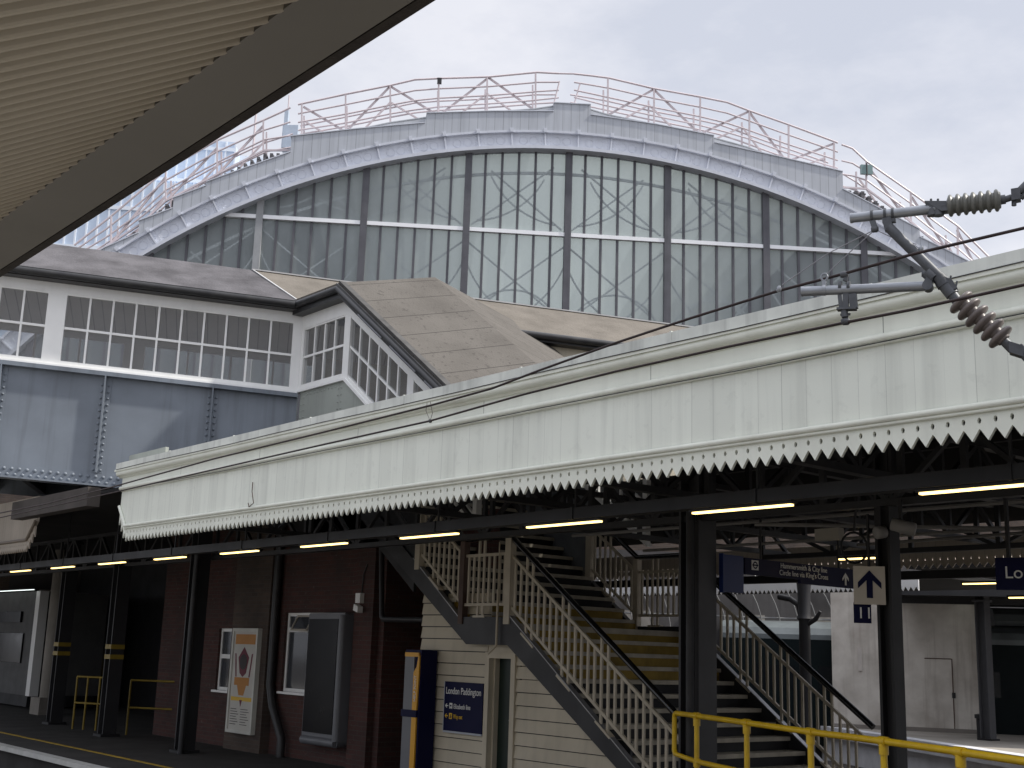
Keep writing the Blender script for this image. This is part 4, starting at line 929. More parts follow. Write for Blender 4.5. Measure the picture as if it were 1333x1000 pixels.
# stepped cladding over the rib
TOP = [(96, 352), (138.7, 326), (182, 307), (182.1, 291.6), (226.6, 275), (226.7, 262), (270, 245.7), (270.1, 241), (379, 202), (379.1, 182), (463, 172.5), (553, 164.5), (555, 152), (640, 149.5), (719.5, 149.5), (719.6, 138.5), (767.5, 141), (767.6, 154), (850, 166), (927, 181), (928, 190), (1010, 208), (1093.5, 227.5), (1093.6, 250), (1141, 275), (1193, 302), (1193.1, 312), (1230, 330), (1262, 347), (1300, 372)]
topl = [sz(*q) for q in TOP]
cm = MB(); sA, sB = topl[0][0], topl[-1][0]; n = 150
def top_at(s):
    for (a, b) in zip(topl, topl[1:]):
        if a[0] <= s <= b[0]: return a[1]+(b[1]-a[1])*(s-a[0])/max(1e-6, b[0]-a[0])
    return topl[-1][1]
RC = R0+.66
ss = sorted(set([sA+(sB-sA)*i/n for i in range(n+1)]+[q[0] for q in topl]))
for a, b in zip(ss, ss[1:]):
    if b-a < 1e-4: continue
    za, zb = archz(a, RC), archz(b, RC); ta_, tb_ = top_at(a+1e-6), top_at(b-1e-6)
    if ta_ < za+.02 or tb_ < zb+.02: continue
    vs = [S(a, za, -.28), S(b, zb, -.28), S(b, tb_, -.28), S(a, ta_, -.28), S(a, za, .1), S(b, zb, .1), S(b, tb_, .1), S(a, ta_, .1)]
    cm.add(vs, [(0, 1, 2, 3), (7, 6, 5, 4), (3, 2, 6, 7), (0, 4, 5, 1)])
for (a, b) in zip(topl, topl[1:]):      # end faces at each step
    if abs(b[0]-a[0]) < .02: cm.quad(S(a[0], a[1], -.28), S(b[0], b[1], -.28), S(b[0], b[1], .1), S(a[0], a[1], .1))
cm.build('parapet_cladding', m_clad, ts)
cc = MB()
for (a, b) in zip(topl, topl[1:]):
    if abs(b[0]-a[0]) > .1: cc.bar(S(a[0], a[1]+.015, -.12), S(b[0], b[1]+.015, -.12), .40, .03)
cc.build('coping_trim', m_arch, ts)
# mullions, transom, glass
BAY = 3.65; PANE = BAY/6; ZT, ZB = 16.65, 8.4
for k in range(-6, 7):
    s = CS+BAY*k
    zt = archz(s)
    if zt < ZB+.3 : continue
    mm = MB(); mm.ob(S(s-.12, ZB, -.16), DS*.24, NS*.26, V((0, 0, zt-ZB+.05))); mm.build('mullion', m_mull2 if k in (-3, 4) else m_mull, ts)
for k in range(-6, 6):
    a0 = CS+BAY*k; gp = MB(); gb = MB(); tr = MB(); any_ = False
    for j in range(6):
        a, b = a0+j*PANE, a0+(j+1)*PANE
        za, zb = archz(a), archz(b)
        if min(za, zb) < ZB+.1: continue
        any_ = True
        xm = (a+b)/2
        gp.add([S(a, ZB, 0), S(b, ZB, 0), S(b, zb, 0), S(xm, archz(xm), 0), S(a, za, 0)], [(0, 1, 2, 3, 4)])
        if j: gb.ob(S(a-.042, ZB, -.06), DS*.084, NS*.1, V((0, 0, za-ZB)))
    if not any_: continue
    lo = max(a0+.12, CS-math.sqrt(R0**2-(ZT-CZ)**2)); hi = min(a0+BAY-.12, CS+math.sqrt(R0**2-(ZT-CZ)**2))
    if hi > lo+.2: tr.ob(S(lo, ZT-.07, -.13), DS*(hi-lo), NS*.16, V((0, 0, .14))); tr.build('transom', m_trans, ts)
    o = gp.build('glazing', m_sglass, ts)
    if gb.v: gb.build('glazing_bars', m_mull, o)
lw = MB(); lw.ob(S(CS-22, -1, -.1), DS*44, NS*.3, V((0, 0, ZB+1))); lw.build('base_wall', m_brick2, ts)
# white tracery hung inside the screen
TT = .28
def strap(mb, pts, w=.06): 
    for a, b in zip(pts, pts[1:]): mb.bar(S(a[0], a[1], TT), S(b[0], b[1], TT), .05, w, tuple(-NS))
def inside(s, z): return z < archz(s, R0-.35)
for k in range(-5, 5):
    c = CS+BAY*(k+.5); tb = MB(); h = BAY/2
    segs = []
    arc = lambda cx_, cz_, r, a0, a1: [(cx_+r*math.cos(a0+(a1-a0)*i/14), cz_+r*math.sin(a0+(a1-a0)*i/14)) for i in range(15)]
    segs += [arc(c, 12.9, h*.93, 0, math.pi), arc(c-h, 16.9, h*2.1, -1.35, -.35), arc(c+h, 16.9, h*2.1, math.pi+.35, math.pi+1.35)]
    segs += [[(c-h*.95, 16.3), (c+h*.7, 13.9)], [(c+h*.95, 16.3), (c-h*.7, 13.9)], [(c-h*.9, 16.95), (c+h*.9, 19.6)], [(c+h*.9, 16.95), (c-h*.9, 19.6)]]
    segs += [arc(c-h*1.0, 20.2, h*1.7, -1.45, -.45), arc(c+h*1.0, 20.2, h*1.7, math.pi+.45, math.pi+1.45), arc(c, 11.3, h*1.35, .5, math.pi-.5)]
    for sg_ in segs:
        dense = []
        for a, b in zip(sg_, sg_[1:]):
            m_ = 1 if len(sg_) > 3 else 10
            dense += [(a[0]+(b[0]-a[0])*i/m_, a[1]+(b[1]-a[1])*i/m_) for i in range(m_)]
        dense.append(sg_[-1]); run = []
        for q in dense:
            if inside(*q) and q[1] > ZB+.5: run.append(q)
            else:
                if len(run) > 1: strap(tb, run)
                run = []
        if len(run) > 1: strap(tb, run)
    if tb.v: tb.build('tracery', m_trace, ts)
ia = MB(); arc_band(ia, R0-.78, R0-.68, TT, TT+.06, 9); ia.build('inner_arch', m_trace, ts)
# vault behind: milky rooflights over the middle, lining at the sides, white ribs
def vault(mb, r, a0, a1, t0, t1, n=30):
    pts = [(CS+r*math.sin(a0+(a1-a0)*i/n), CZ+r*math.cos(a0+(a1-a0)*i/n)) for i in range(n+1)]
    for p, q in zip(pts, pts[1:]): mb.add([S(p[0], p[1], t0), S(q[0], q[1], t0), S(q[0], q[1], t1), S(p[0], p[1], t1)], [(0, 1, 2, 3)], True)
LV = 60
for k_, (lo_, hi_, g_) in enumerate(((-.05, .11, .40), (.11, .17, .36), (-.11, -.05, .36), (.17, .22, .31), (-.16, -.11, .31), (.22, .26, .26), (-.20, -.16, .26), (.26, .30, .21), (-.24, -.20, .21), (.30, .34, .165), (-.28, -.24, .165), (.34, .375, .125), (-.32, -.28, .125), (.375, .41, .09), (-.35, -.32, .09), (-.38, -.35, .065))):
    v1 = MB(); vault(v1, R0+.6, lo_, hi_, 1.3, LV, 6); v1.build('rooflight', translucent_mat('shaded_rooflight_glass', (g_*.72, g_*.79, g_*.77)), ts)  # bands step darker outward, the fall of light put into the glazing colour
v2 = MB(); vault(v2, R0+.6, -1.1, -.38, .12, LV); vault(v2, R0+.6, .41, 1.1, .12, LV); v2.build('vault_lining', m_vault, ts)
fb_ = MB(); vault(fb_, R0+.58, -.42, .45, .11, 1.3); fb_.build('brightened_rooflight', translucent_mat('brightened_rooflight_glass', (.80, .88, .84)), ts)  # front strip paler, the bright top edge put into its colour
ew = MB(); ew.ob(S(CS-24, -1, LV), DS*48, NS*.3, V((0, 0, 24))); ew.build('end_wall', m_vault, ts)
sw = MB(); sw.ob(S(CS-23, -1, 0), DS*.3, NS*LV, V((0, 0, 9))); sw.ob(S(CS+23, -1, 0), DS*.3, NS*LV, V((0, 0, 9))); sw.build('side_walls', m_brick2, ts)
sh = thing('hooped_shed', 'old pale shed wall with curved hoop ribs seen over the far train', 'shed', tuple(S(0, -1, -1.2)))
b = MB(); b.ob(S(-16, -1, -.8), DS*40, NS*.3, V((0, 0, 6.4))); b.build('wall', M('sooty_stone', (.09, .085, .085), .9, var=.5, ns=.6, streak=.5), sh)
m_pp = M('pale_pier', (.28, .26, .235), .8, var=.3); m_hp = M('hoop_grey', (.15, .15, .15), .5)
for k in range(14):
    s_0 = -15+k*2.1; b = MB(); b.ob(S(s_0, -1, -.95), DS*(.55 if k % 3 else .9), NS*.14, V((0, 0, 4.4))); b.build('pier', m_pp, sh)
for k in range(44):
    s_0 = -13+k*.62
    b = MB(); b.tube([S(s_0+1.6*math.sin(u*math.pi/18), 2.6+2.3*math.cos(u*math.pi/18), -1.5) for u in range(10)], .022, 5); b.build('hoop', m_hp, sh)
b = MB(); b.tube([S(-14, 3.3, -1.45), S(16, 3.3, -1.45)], .03, 6); b.tube([S(-14, 4.3, -1.45), S(16, 4.3, -1.45)], .03, 6); b.build('tie_rail', m_hp, sh)
# rooftop walkways and their railings
def walkway(label, name, base, top, posts, fr, back=1.0, braces=(), deck=True, treads=False):
    zf = lambda line, px: next((a[1]+(b[1]-a[1])*(px-a[0])/(b[0]-a[0]) for a, b in zip(line, line[1:]) if a[0] <= px <= b[0]), line[-1][1])
    t = thing(name, label, 'walkway', tuple(S(*sz(base[0][0], base[0][1]), -.1)), 'rooftop walkways over the glazed screen')
    P = lambda px, f, tt: S(*[x for x in sz(px, zf(base, px)+(zf(top, px)-zf(base, px))*f)], tt)
    xs_ = sorted(set([q[0] for q in base]+[q[0] for q in top]+list(posts))); lo, hi = max(base[0][0], top[0][0]), min(base[-1][0], top[-1][0]); xs_ = [x for x in xs_ if lo <= x <= hi]
    for tt in (-.05, back):
        r = MB()
        for f in (fr if tt < .5 else fr[1:]): r.tube([P(x, f, tt) for x in xs_], .038 if f == fr[0] else .032, 6)
        r.build('rails', m_rail, t)
        for x in posts:
            pm = MB(); pm.bar(P(x, -.02, tt), P(x, 1, tt), .06, .06, tuple(NS)); pm.build('post', m_rail, t)
    for (x0_, f0, x1_, f1) in braces:
        bm = MB(); bm.bar(P(x0_, f0, .02), P(x1_, f1, .02), .07, .06, tuple(NS)); bm.bar(P(x0_+(x1_-x0_)*.1, f0, back-.06)+V((0, 0, -.05)), P(x1_, f1*.86, back-.06), .06, .05, tuple(NS)); bm.build('brace', m_rail, t)
    if deck:
        dm = MB()
        for a, b in zip(xs_, xs_[1:]):
            p_, q_ = P(a, 0, -.1), P(b, 0, -.1); dm.ob(p_-V((0, 0, .26)), q_-p_, NS*.06, V((0, 0, .24))); dm.ob(p_-V((0, 0, .1)), q_-p_, NS*1.2, V((0, 0, .05)))
        dm.build('deck_beam', m_deck, t)
    if treads:
        dm = MB(); x = lo
        tr_ = MB()
        while x < hi-4:
            p_ = P(x, 0, -.05); q_ = P(x+6.5, 0, -.05); 
            z0_ = min(p_.z, q_.z)-.10
            tr_.ob(V((p_.x, p_.y, z0_-.15)), V((q_.x-p_.x, q_.y-p_.y, 0))*.9, NS*1.05, V((0, 0, .05))); tr_.ob(V((p_.x, p_.y, z0_-.33)), V((q_.x-p_.x, q_.y-p_.y, 0))*.62, NS*1.0, V((0, 0, .31)))
            x += 8.5
        tr_.build('treads', M('brown_grating', (.15, .145, .15), .7), t)
        for a, b in zip(xs_, xs_[1:]): dm.bar(P(a, 0, -.06)-V((0, 0, .02)), P(b, 0, -.06)-V((0, 0, .02)), .06, .07, tuple(NS))
        dm.build('stringer', m_rail, t)
F4 = (1, .72, .46, .22)
walkway('centre walkway railing with zigzag braces left of the gap at the arch crown', 'roof_walkway',
        [(388, 180), (450, 171.5), (508, 159.5), (571, 150.5), (634, 146), (694, 142), (727, 137)],
        [(388, 137), (450, 123.5), (508.5, 112), (540, 104.6), (571, 103), (636, 101), (699, 95), (727, 96.5)], (393, 450, 508, 571, 634, 697), F4,
        braces=((450, 0, 395, .92), (450, 0, 508, 1), (571, 0, 508, 1), (571, 0, 636, 1), (694, 0, 636, 1)))
walkway('walkway railing with zigzag braces right of the arch crown, looped rail at its left end', 'roof_walkway',
        [(747, 136), (790, 149), (851, 161.6), (911, 174.5), (971, 191), (1022, 210), (1082, 227), (1090, 229)],
        [(747, 97), (770, 99.5), (793, 102.5), (850, 116), (911, 127), (946, 134), (976, 145.4), (1026, 163), (1087, 185.6), (1090, 187)], (791, 851, 911, 975, 1026, 1085), F4,
        braces=((792, 0, 851, 1), (911, 0, 851, 1), (911, 0, 975, 1), (1024, 0, 975, 1), (1024, 0, 1085, .95)))
walkway('stepped rooftop stair railing climbing up the left shoulder of the arch', 'roof_walkway',
        [(97, 342), (138.7, 321), (182, 293), (216, 262), (283, 227), (344, 196), (378, 196)],
        [(97, 320), (144, 283), (216, 222), (284, 183), (344, 157), (366, 147), (378, 141)], (145, 216, 283, 343), (1, .66, .34), deck=False, treads=True,
        braces=((145, 0, 216, .8), (216, 0, 283, .8), (283, 0, 343, .85)))
walkway('stepped rooftop stair railing running down the right shoulder of the arch', 'roof_walkway',
        [(1095, 244), (1127, 246), (1180, 285), (1215, 314), (1250, 340), (1300, 380)],
        [(1095, 189), (1109, 194), (1127.5, 211), (1185, 251), (1246, 295), (1286, 335), (1300, 350)], (1127, 1185, 1246), (1, .62, .3), deck=False, treads=True,
        braces=((1180, 0, 1130, .9), (1235, .0, 1187, .9), (1275, .1, 1246, .9)))
wl_ = next(o for o in bpy.data.objects if o.name == 'roof_walkway')
b = MB(); b.tube([S(*sz(726, 96.6), -.05), S(*sz(748, 97), -.05)], .032, 6); b.build('link_rail', m_rail, wl_)
for (q0, q1) in (((728, 107), (719, 143)), ((755, 109), (747, 137))):
    b = MB(); b.tube([S(*sz(*q0), -.05), S(*sz(*q1), -.05)], .03, 6); b.build('end_rail', m_rail, wl_)
tb_ = thing('junction_box', 'teal box on the railing at the top of the right rooftop stair', 'junction box', tuple(S(*sz(1127, 222))))
b = MB(); c = S(*sz(1127, 222), -.12); b.ob(c-DS*.22-V((0, 0, .18)), DS*.44, NS*.12, V((0, 0, .36))); b.build('box', m_teal, tb_)
b = MB(); b.bar(c-V((0, 0, .25)), c+V((0, 0, .25)), .05, .03); b.build('bracket', m_dark2, tb_)
b = MB(); c = S(*sz(572, 107), -.12); b.ob(c-DS*.08-V((0, 0, .1)), DS*.16, NS*.1, V((0, 0, .22))); tag(b.build('floodlight', m_dark2), 'small dark box lamp on the top rail left of the arch crown', 'floodlight')
pbx = thing('plant_box', 'pale blue cabinet with a thin mast on the left shoulder of the arch', 'cabinet', tuple(S(*sz(376, 190), 1.5)))
b = MB(); p_, q_ = S(*sz(366, 192, 1.5), 1.5), S(*sz(386, 192, 1.5), 1.5); b.ob(p_, q_-p_, NS*.5, V((0, 0, .9))); p2 = S(*sz(367, 192, 1.5), 1.5); q2 = S(*sz(372, 192, 1.5), 1.5); b.ob(p2-NS*.01, q2-p2, NS*.4, V((0, 0, 1.5))); b.build('cabinet', M('pale_blue_cabinet', (.48, .56, .66), .5), pbx)
b = MB(); m0 = S(*sz(373, 160, 1.5), 1.7); b.tube([m0, m0+V((0, 0, 1.2))], .03, 6); b.build('mast', m_rail, pbx)

# ================================================================== GLASS OFFICE BLOCK BEHIND
PO = CAM+_fh*95; PO.z = 0
def O(px, py, t=0): return on(px, py, PO+NS*t, NS)
ob_ = thing('office_building', 'pale blue glass office block rising behind the left shoulder of the arch', 'office building', tuple(O(200, 330).xy)+(-1,))
def slab(mb, xl, xr, yt, t, dep):
    p_ = O(xl, 330, t); q_ = O(xr, 330, t); ztop = O((xl+xr)/2, yt, t).z
    p_.z = q_.z = -1; mb.ob(p_, q_-p_, NS*dep, V((0, 0, ztop+1))); return p_, q_, ztop
b = MB(); p_, q_, zt = slab(b, -60, 300, 232, 0, 14); b.build('facade', m_office, ob_)
def grid(mb, p_, q_, z0, z1, nv, dz, t0=-.12):
    d_ = q_-p_
    for i in range(nv+1): mb.ob(p_+d_*(i/nv)+NS*t0+V((0, 0, z0+1)), d_.normalized()*.14, NS*.12, V((0, 0, z1-z0)))
    z = z0
    while z < z1: mb.ob(p_+NS*(t0-.02)+V((0, 0, z+1)), d_, NS*.13, V((0, 0, .3))); z += dz
b = MB(); grid(b, p_, q_, 8, zt, 26, 3.4); b.build('curtain_wall_grid', m_office2, ob_)
b = MB(); d_ = q_-p_
for k in range(6): b.ob(p_+NS*-.1+V((0, 0, 10+k*3.4)), d_, NS*.09, V((0, 0, 1.1)))
b.build('glass_band', m_office3, ob_)
b = MB(); p_, q_, zt2 = slab(b, 90, 294, 178, 5, 10); b.build('upper_storey', m_office, ob_)
b = MB(); grid(b, p_, q_, zt-1, zt2, 16, 3.0); b.build('upper_grid', m_office2, ob_)
b = MB(); p_, q_, zt3 = slab(b, 296, 345, 203, 8, 8); b.build('side_block', m_office2, ob_)
b = MB(); p_, q_, _zt = slab(b, 240, 345, 200, 7, 1); b.v = []; b.f = []; b.sm = []
m1 = O(329, 200, 3); b.tube([m1, m1+V((0, 0, 4.2))], .1, 6); b.build('mast', m_rail, ob_)

# ================================================================== OVERHEAD LINE
YW = 5.3
def wire(name, px, r, label, cat, mat=m_wire, y=YW):
    pts = [oy(a, b, y) for a, b in px]; d_ = (pts[0]-pts[1]).normalized(); pts = [pts[0]+d_*12]+pts; mb = MB(); mb.tube(pts, r, 8); return tag(mb.build(name, mat), label, cat)
wire('contact_wire', [(1460, 337), (1333, 371), (1188, 403), (1100, 420), (950, 451), (800, 484), (680, 514), (560, 548), (420, 579), (280, 611), (140, 643), (0, 674), (-40, 681)], .008, 'thick dark contact wire, the lower of the two overhead wires', 'overhead wire')
wire('catenary_wire', [(1440, 267), (1333, 297), (1188, 331), (1100, 356), (1012, 379), (900, 414), (800, 447), (700, 483), (640, 506), (560, 528), (420, 563), (280, 597), (150, 633), (60, 656), (0, 668), (-40, 675)], .0085, 'dark catenary wire, the upper of the two overhead wires', 'overhead wire')
dpm = thing('dropper', 'thin wire loop with a dark clip joining the two overhead wires', 'dropper', tuple(oy(559, 540, YW)))
b = MB(); a0 = oy(556, 524, YW); a1 = oy(560, 548, YW)
b.tube([a0, oy(554.5, 535, YW), a1, oy(563, 538, YW), oy(560, 523, YW)], .0022, 5); b.build('loop', m_wire, dpm)
b = MB(); b.lathe(a1-V((0, 0, .014)), (0, 0, 1), [(0, .008), (.004, .014), (.02, .014), (.026, .008)], 10); b.build('clip', m_gutter, dpm)
# cantilever: all in one vertical plane through the contact wire
PC = oy(1100, 417, YW); AD = V((.985, .17, 0)).normalized()
AD = V((.99, .477, 0)).normalized(); AN = V((AD.y, -AD.x, 0))
def Cp(px, py, off=0.): return on(px, py, PC, AN)+AN*off
ct = thing('overhead_cantilever', 'overhead line cantilever of grey tubes with two ribbed insulators at the right edge', 'overhead line arm', tuple(PC))
px1 = 1.0/FPX*6.0
b = MB(); b.tube([Cp(1109, 284), Cp(1226, 271)], 7.0*px1, 14); b.tube([Cp(1107, 284.3), Cp(1110, 284)], 7.4*px1, 14); b.build('top_tube', m_steel, ct)
def insulator(a, b_, r0, r1, n, mat, name='insulator'):
    ax = b_-a; L0 = ax.length; prof = [(0, r0*.8)]
    for i in range(n):
        h = L0*(i+.1)/n; w = L0/n
        prof += [(h, r0), (h+w*.10, r1*.9), (h+w*.24, r1*.99), (h+w*.38, r1), (h+w*.52, r1*.95), (h+w*.68, r0*1.08), (h+w*.86, r0)]
    prof += [(L0, r0*.8)]
    mb = MB(); mb.lathe(a, ax, prof, 22); return mb.build(name, mat, ct)
insulator(Cp(1233, 268.5), Cp(1303, 260.5), 11*px1, 15.5*px1, 7, m_insg)
b = MB(); b.prism([Cp(1204, 264, .03), Cp(1232, 264, .03), Cp(1236, 276, .03), Cp(1226, 277, .03)], AN*-.06); b.tube([Cp(1226, 270.5), Cp(1236, 268.5)], 8.5*px1, 12)
for xx in (1212, 1221): b.tube([Cp(xx, 268), Cp(xx, 259)], .006, 6)
for xx in (1213, 1221): b.tube([Cp(xx, 264), Cp(xx+1, 281)], 7.4*px1, 10)
b.build('end_clamp', m_steeld, ct)
b = MB(); b.tube([Cp(1302, 260.5), Cp(1309, 259.5)], 6.5*px1, 12); b.tube([Cp(1308, 260), Cp(1317, 257)], 4.5*px1, 10); b.ob(Cp(1317, 263, .03), Cp(1329, 261, .03)-Cp(1317, 263, .03), AN*-.06, V((0, 0, 16*px1))); b.tube([Cp(1327, 250), Cp(1345, 232)], 6*px1, 8); b.tube([Cp(1329, 258), Cp(1345, 244)], 4*px1, 8); b.tube([Cp(1320, 249), Cp(1320, 268)], .012, 6); b.build('end_fitting', m_steeld, ct)
# strut down to the lower insulator
b = MB(); b.tube([Cp(1157, 296), Cp(1222, 360), Cp(1246, 392)], 7.2*px1, 14); b.build('strut', m_steeld, ct)
b = MB(); b.tube([Cp(1222, 361), Cp(1240, 384)], 9.2*px1, 14); b.tube([Cp(1226, 366), Cp(1230, 372)], 10.2*px1, 14)
for (u, v_) in ((1236, 367), (1244, 374)): b.tube([Cp(u, v_), Cp(u+2, v_-8)], .005, 6)
b.prism([Cp(1230, 362, .03), Cp(1240, 366, .03), Cp(1247, 377, .03), Cp(1238, 380, .03)], AN*-.06); b.build('strut_clamp', m_steeld, ct)
insulator(Cp(1247, 390), Cp(1308, 444), 9*px1, 19*px1, 6, m_insb)
b = MB(); b.tube([Cp(1306, 443), Cp(1318, 455)], 6.5*px1, 10); b.ob(Cp(1314, 460, .03), Cp(1333, 466, .03)-Cp(1314, 460, .03), AN*-.07, V((0, 0, 15*px1))); b.tube([Cp(1325, 452), Cp(1352, 480)], 7*px1, 8); b.build('end_fitting', m_steeld, ct)
# registration tube and its fittings
b = MB(); b.tube([Cp(1046, 379.5), Cp(1206, 372.5)], 6.8*px1, 14); b.tube([Cp(1043.5, 379.6), Cp(1047, 379.5)], 7.1*px1, 14); b.build('registration_tube', m_steel, ct)
b = MB(); b.lathe(Cp(1208, 373, .03), -AN, [(0, 7*px1), (.06, 7*px1)], 14); b.bar(Cp(1206, 372), Cp(1214, 358), .05, .035); b.tube([Cp(1200, 357), Cp(1218, 357)], 4*px1, 8); b.tube([Cp(1207, 355), Cp(1216, 363)], 8.8*px1, 12); b.build('swivel', m_steeld, ct)
b = MB()   # contact wire support bracket
for xx in (1092, 1103): b.tube([Cp(xx, 373.5), Cp(xx+4, 373.3)], 8*px1, 12)
b.bar(Cp(1093, 384), Cp(1095, 403), .015, .02); b.bar(Cp(1101, 382), Cp(1101, 404), .022, .03); b.bar(Cp(1110, 383), Cp(1112, 402), .03, .04); b.bar(Cp(1090, 403), Cp(1115, 402), .05, .012); b.tube([Cp(1099, 403), Cp(1100, 413)], 5*px1, 8); b.tube([Cp(1094, 410), Cp(1107, 409)], .007, 6); b.lathe(Cp(1095, 419), AD, [(0, .012), (.01, .02), (.035, .02), (.045, .012)], 10)
b.bar(Cp(1100, 366), Cp(1102, 358), .015, .02); b.lathe(Cp(1094, 358), AD, [(0, .016), (.02, .02), (.04, .016)], 8); b.build('wire_clamp', m_steeld, ct)
b = MB(); ringc = Cp(1073, 361); b.tube([ringc+AD*.016*math.cos(k*math.pi/8)+V((0, 0, .02*math.sin(k*math.pi/8))) for k in range(17)], .006, 6, cap=False); b.tube([Cp(1071, 378), Cp(1075, 378)], 8*px1, 12); b.bar(Cp(1073, 372), Cp(1073, 366), .02, .02); b.build('eye_clamp', m_steel, ct)
b = MB()
for xx in (1135, 1152, 1162): b.tube([Cp(xx-1.5, 281.4-(xx-1135)*.11), Cp(xx+2, 281-(xx-1135)*.11)], 8.6*px1, 12)
b.bar(Cp(1154, 284), Cp(1158, 300), .04, .045); b.bar(Cp(1136, 288), Cp(1139, 297), .03, .03); b.lathe(Cp(1134, 299), AD, [(0, .01), (.008, .018), (.03, .018), (.038, .01)], 10); b.bar(Cp(1149, 289), Cp(1166, 287), .03, .02); b.build('hanger_clamp', m_steeld, ct)
stw = MB(); stw.tube([Cp(1137, 300), Cp(1078, 330), Cp(1018, 371)], .0028, 6); stw.tube([Cp(1137, 301), Cp(1110, 325), Cp(1075, 358)], .0028, 6); stw.tube([Cp(1139, 299), Cp(1165, 311), Cp(1193, 318)], .0022, 6); stw.build('stay_wire', m_wire2, ct)
b = MB()
for q in ((1013, 376), (1198, 324)): b.lathe(Cp(*q)-V((0, 0, .02)), (.3, 0, 1), [(0, .006), (.008, .013), (.025, .012), (.036, .006)], 8)
b.build('wire_grip', m_steel, ct)
mst = Cp(1450, 400); mast = thing('overhead_mast', 'grey steel mast that carries the overhead line cantilever, just past the right edge', 'mast', (mst.x, mst.y, -1))
b = MB(); b.box(mst.x-.1, mst.x+.1, mst.y-.02, mst.y+.02, -1, 6.2); b.box(mst.x-.1, mst.x-.085, mst.y-.1, mst.y+.1, -1, 6.2); b.box(mst.x+.085, mst.x+.1, mst.y-.1, mst.y+.1, -1, 6.2); b.build('post', m_steel, mast)
b = MB(); b.tube([Cp(1338, 238), V((mst.x, mst.y, Cp(1345, 232).z+.15))], .03, 8); b.tube([Cp(1346, 474), V((mst.x, mst.y, Cp(1352, 480).z-.15))], .03, 8); b.build('bracket', m_steeld, mast)
# cables clipped along the fascia
for dz, lab in ((4.412, 'upper thin black cable clipped along the top of the white fascia'), (4.095, 'lower thin dark cable line along the fascia bead')):
    b = MB(); b.tube([(XL-.3+i*1.2, YF-.115 if dz > 4.3 else YF-.05, dz+.006*math.sin(i*1.7)) for i in range(18)], .0045, 5); tag(b.build('fascia_cable', m_gutter), lab, 'cable')
b = MB(); a = oy(329, 628, 7.28); b.tube([a, oy(328, 640, 7.26), oy(330, 655, 7.25), oy(324, 660, 7.26), oy(323, 655, 7.28)], .006, 5); tag(b.build('loose_wire', m_rust), 'short loose brown wire curling on the white fascia boards', 'wire')

# ================================================================== CANOPY OVER THE CAMERA
own = thing('corrugated_canopy', 'modern canopy with beige corrugated soffit and dark taupe edge beam, top left', 'station canopy', (-6, 0, 3.0))
YA, ZA, SLP = 1.37, 3.50, .60
sf = MB(); pit = .0785; xa, xb_ = -16.0, 14.0; n = int((xb_-xa)/pit)
prof = []
for i in range(n):
    x = xa+i*pit
    prof += [(x, 0), (x+pit*.05, -.004), (x+pit*.12, -.052), (x+pit*.16, -.058), (x+pit*.34, -.058), (x+pit*.38, -.052), (x+pit*.47, -.004), (x+pit*.52, 0)]
ylo = -2.0
vs = []
for (x, d_) in prof: vs += [(x, YA-.0, ZA+.058+d_), (x, ylo, ZA+.058+d_+SLP*(ylo-YA))]
sf.add(vs, [(2*i, 2*i+1, 2*i+3, 2*i+2) for i in range(len(prof)-1)]); sf.build('soffit', m_soffit, own)
bm_ = MB(); bm_.prism([(xa, YA-.005, ZA), (xa, 1.575, ZA-.01), (xa, 1.60, ZA+.02), (xa, 1.60, ZA+.2), (xa, YA-.005, ZA+.2)], (xb_-xa, 0, 0)); bm_.build('edge_beam', m_beam, own)
lp_ = MB(); lp_.box(xa, xb_, 1.6, 1.635, ZA+.01, ZA+.22); lp_.build('lip', m_lip, own)
dk_ = MB(); dk_.add([(xa, YA, ZA+.2), (xb_, YA, ZA+.2), (xb_, ylo, ZA+.2+SLP*(ylo-YA)), (xa, ylo, ZA+.2+SLP*(ylo-YA))], [(0, 1, 2, 3)]); dk_.build('roof_sheet', m_dark2, own)

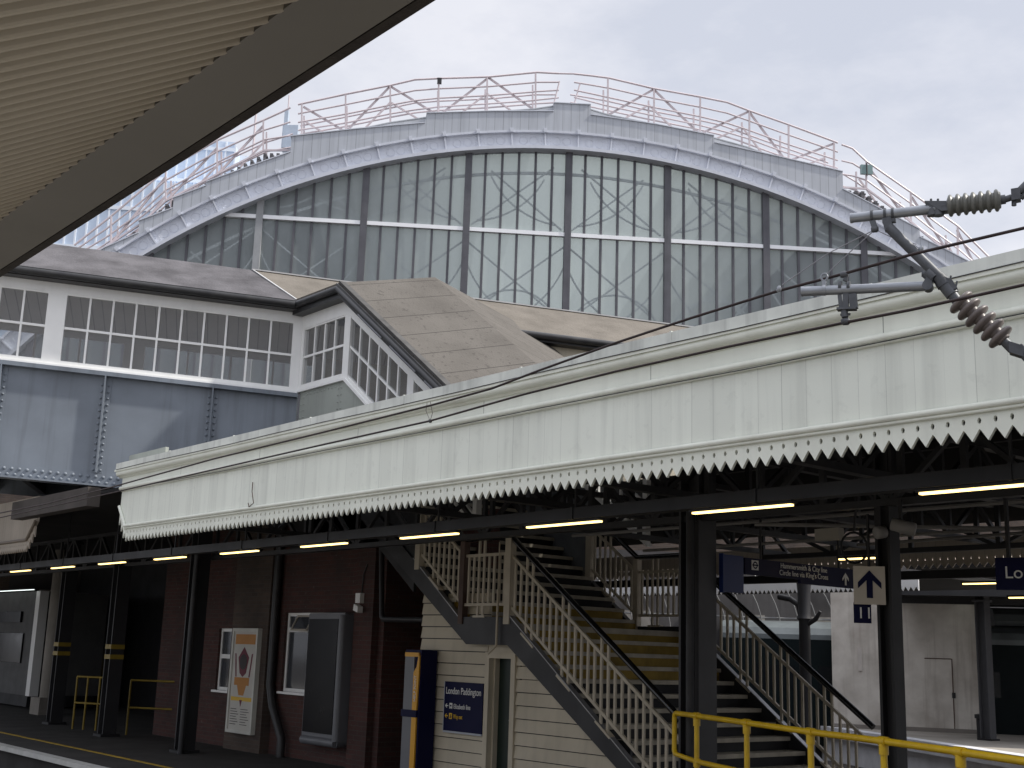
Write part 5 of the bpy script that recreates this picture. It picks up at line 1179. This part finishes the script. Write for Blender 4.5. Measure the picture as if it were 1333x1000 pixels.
# ================================================================== LIGHT
SUN_AZ = V((.69, .72, 0)).normalized(); EL = math.radians(46)
sdir = SUN_AZ*math.cos(EL)+V((0, 0, math.sin(EL)))
sl = bpy.data.lights.new('sun', 'SUN'); sl.energy = 4.2; sl.angle = math.radians(2); sl.color = (1, .95, .87)
so = bpy.data.objects.new('sun', sl); col.objects.link(so); so.rotation_euler = sdir.to_track_quat('Z', 'Y').to_euler()
w = bpy.data.worlds.new('World'); sc.world = w; w.use_nodes = True; N, L = w.node_tree.nodes, w.node_tree.links; N.clear()
out = N.new('ShaderNodeOutputWorld'); bg = N.new('ShaderNodeBackground'); L.new(bg.outputs[0], out.inputs[0]); bg.inputs[1].default_value = .1
sky = N.new('ShaderNodeTexSky'); sky.sky_type = 'NISHITA'; sky.sun_disc = False; sky.sun_elevation = EL; sky.sun_rotation = math.atan2(SUN_AZ.x, SUN_AZ.y)
sky.air_density = 1.0; sky.dust_density = 2.0
tc = N.new('ShaderNodeTexCoord').outputs['Generated']
n1 = noise(N, L, tc, 3.2, 7, (1, 1, 2.2), .6); n2 = noise(N, L, tc, 1.4, 3)
cl1 = mixc(N, L, ramp(N, L, n1, ((.38, 0), (.64, 1))), (6.3, 6.6, 7.5), (8.5, 8.55, 9.1))
fac = math_n(N, L, 'ADD', math_n(N, L, 'MULTIPLY', ramp(N, L, n2, ((.35, 0), (.6, 1))), .12), .84)
spz = N.new('ShaderNodeSeparateXYZ'); L.new(tc, spz.inputs[0])   # an overcast sky is brightest overhead
zen = N.new('ShaderNodeMapRange'); L.new(spz.outputs[2], zen.inputs[0]); zen.inputs[1].default_value = .5; zen.inputs[2].default_value = .95; zen.inputs[3].default_value = 1.0; zen.inputs[4].default_value = 2.1
L.new(mixc(N, L, 1.0, mixc(N, L, fac, sky.outputs[0], cl1), zen.outputs[0], 'MULTIPLY'), bg.inputs[0])
sc.view_settings.view_transform = 'Standard'; sc.view_settings.look = 'None'; sc.view_settings.exposure = 0.15; sc.view_settings.gamma = 1
sc.cycles.max_bounces = 8; sc.cycles.transparent_max_bounces = 16
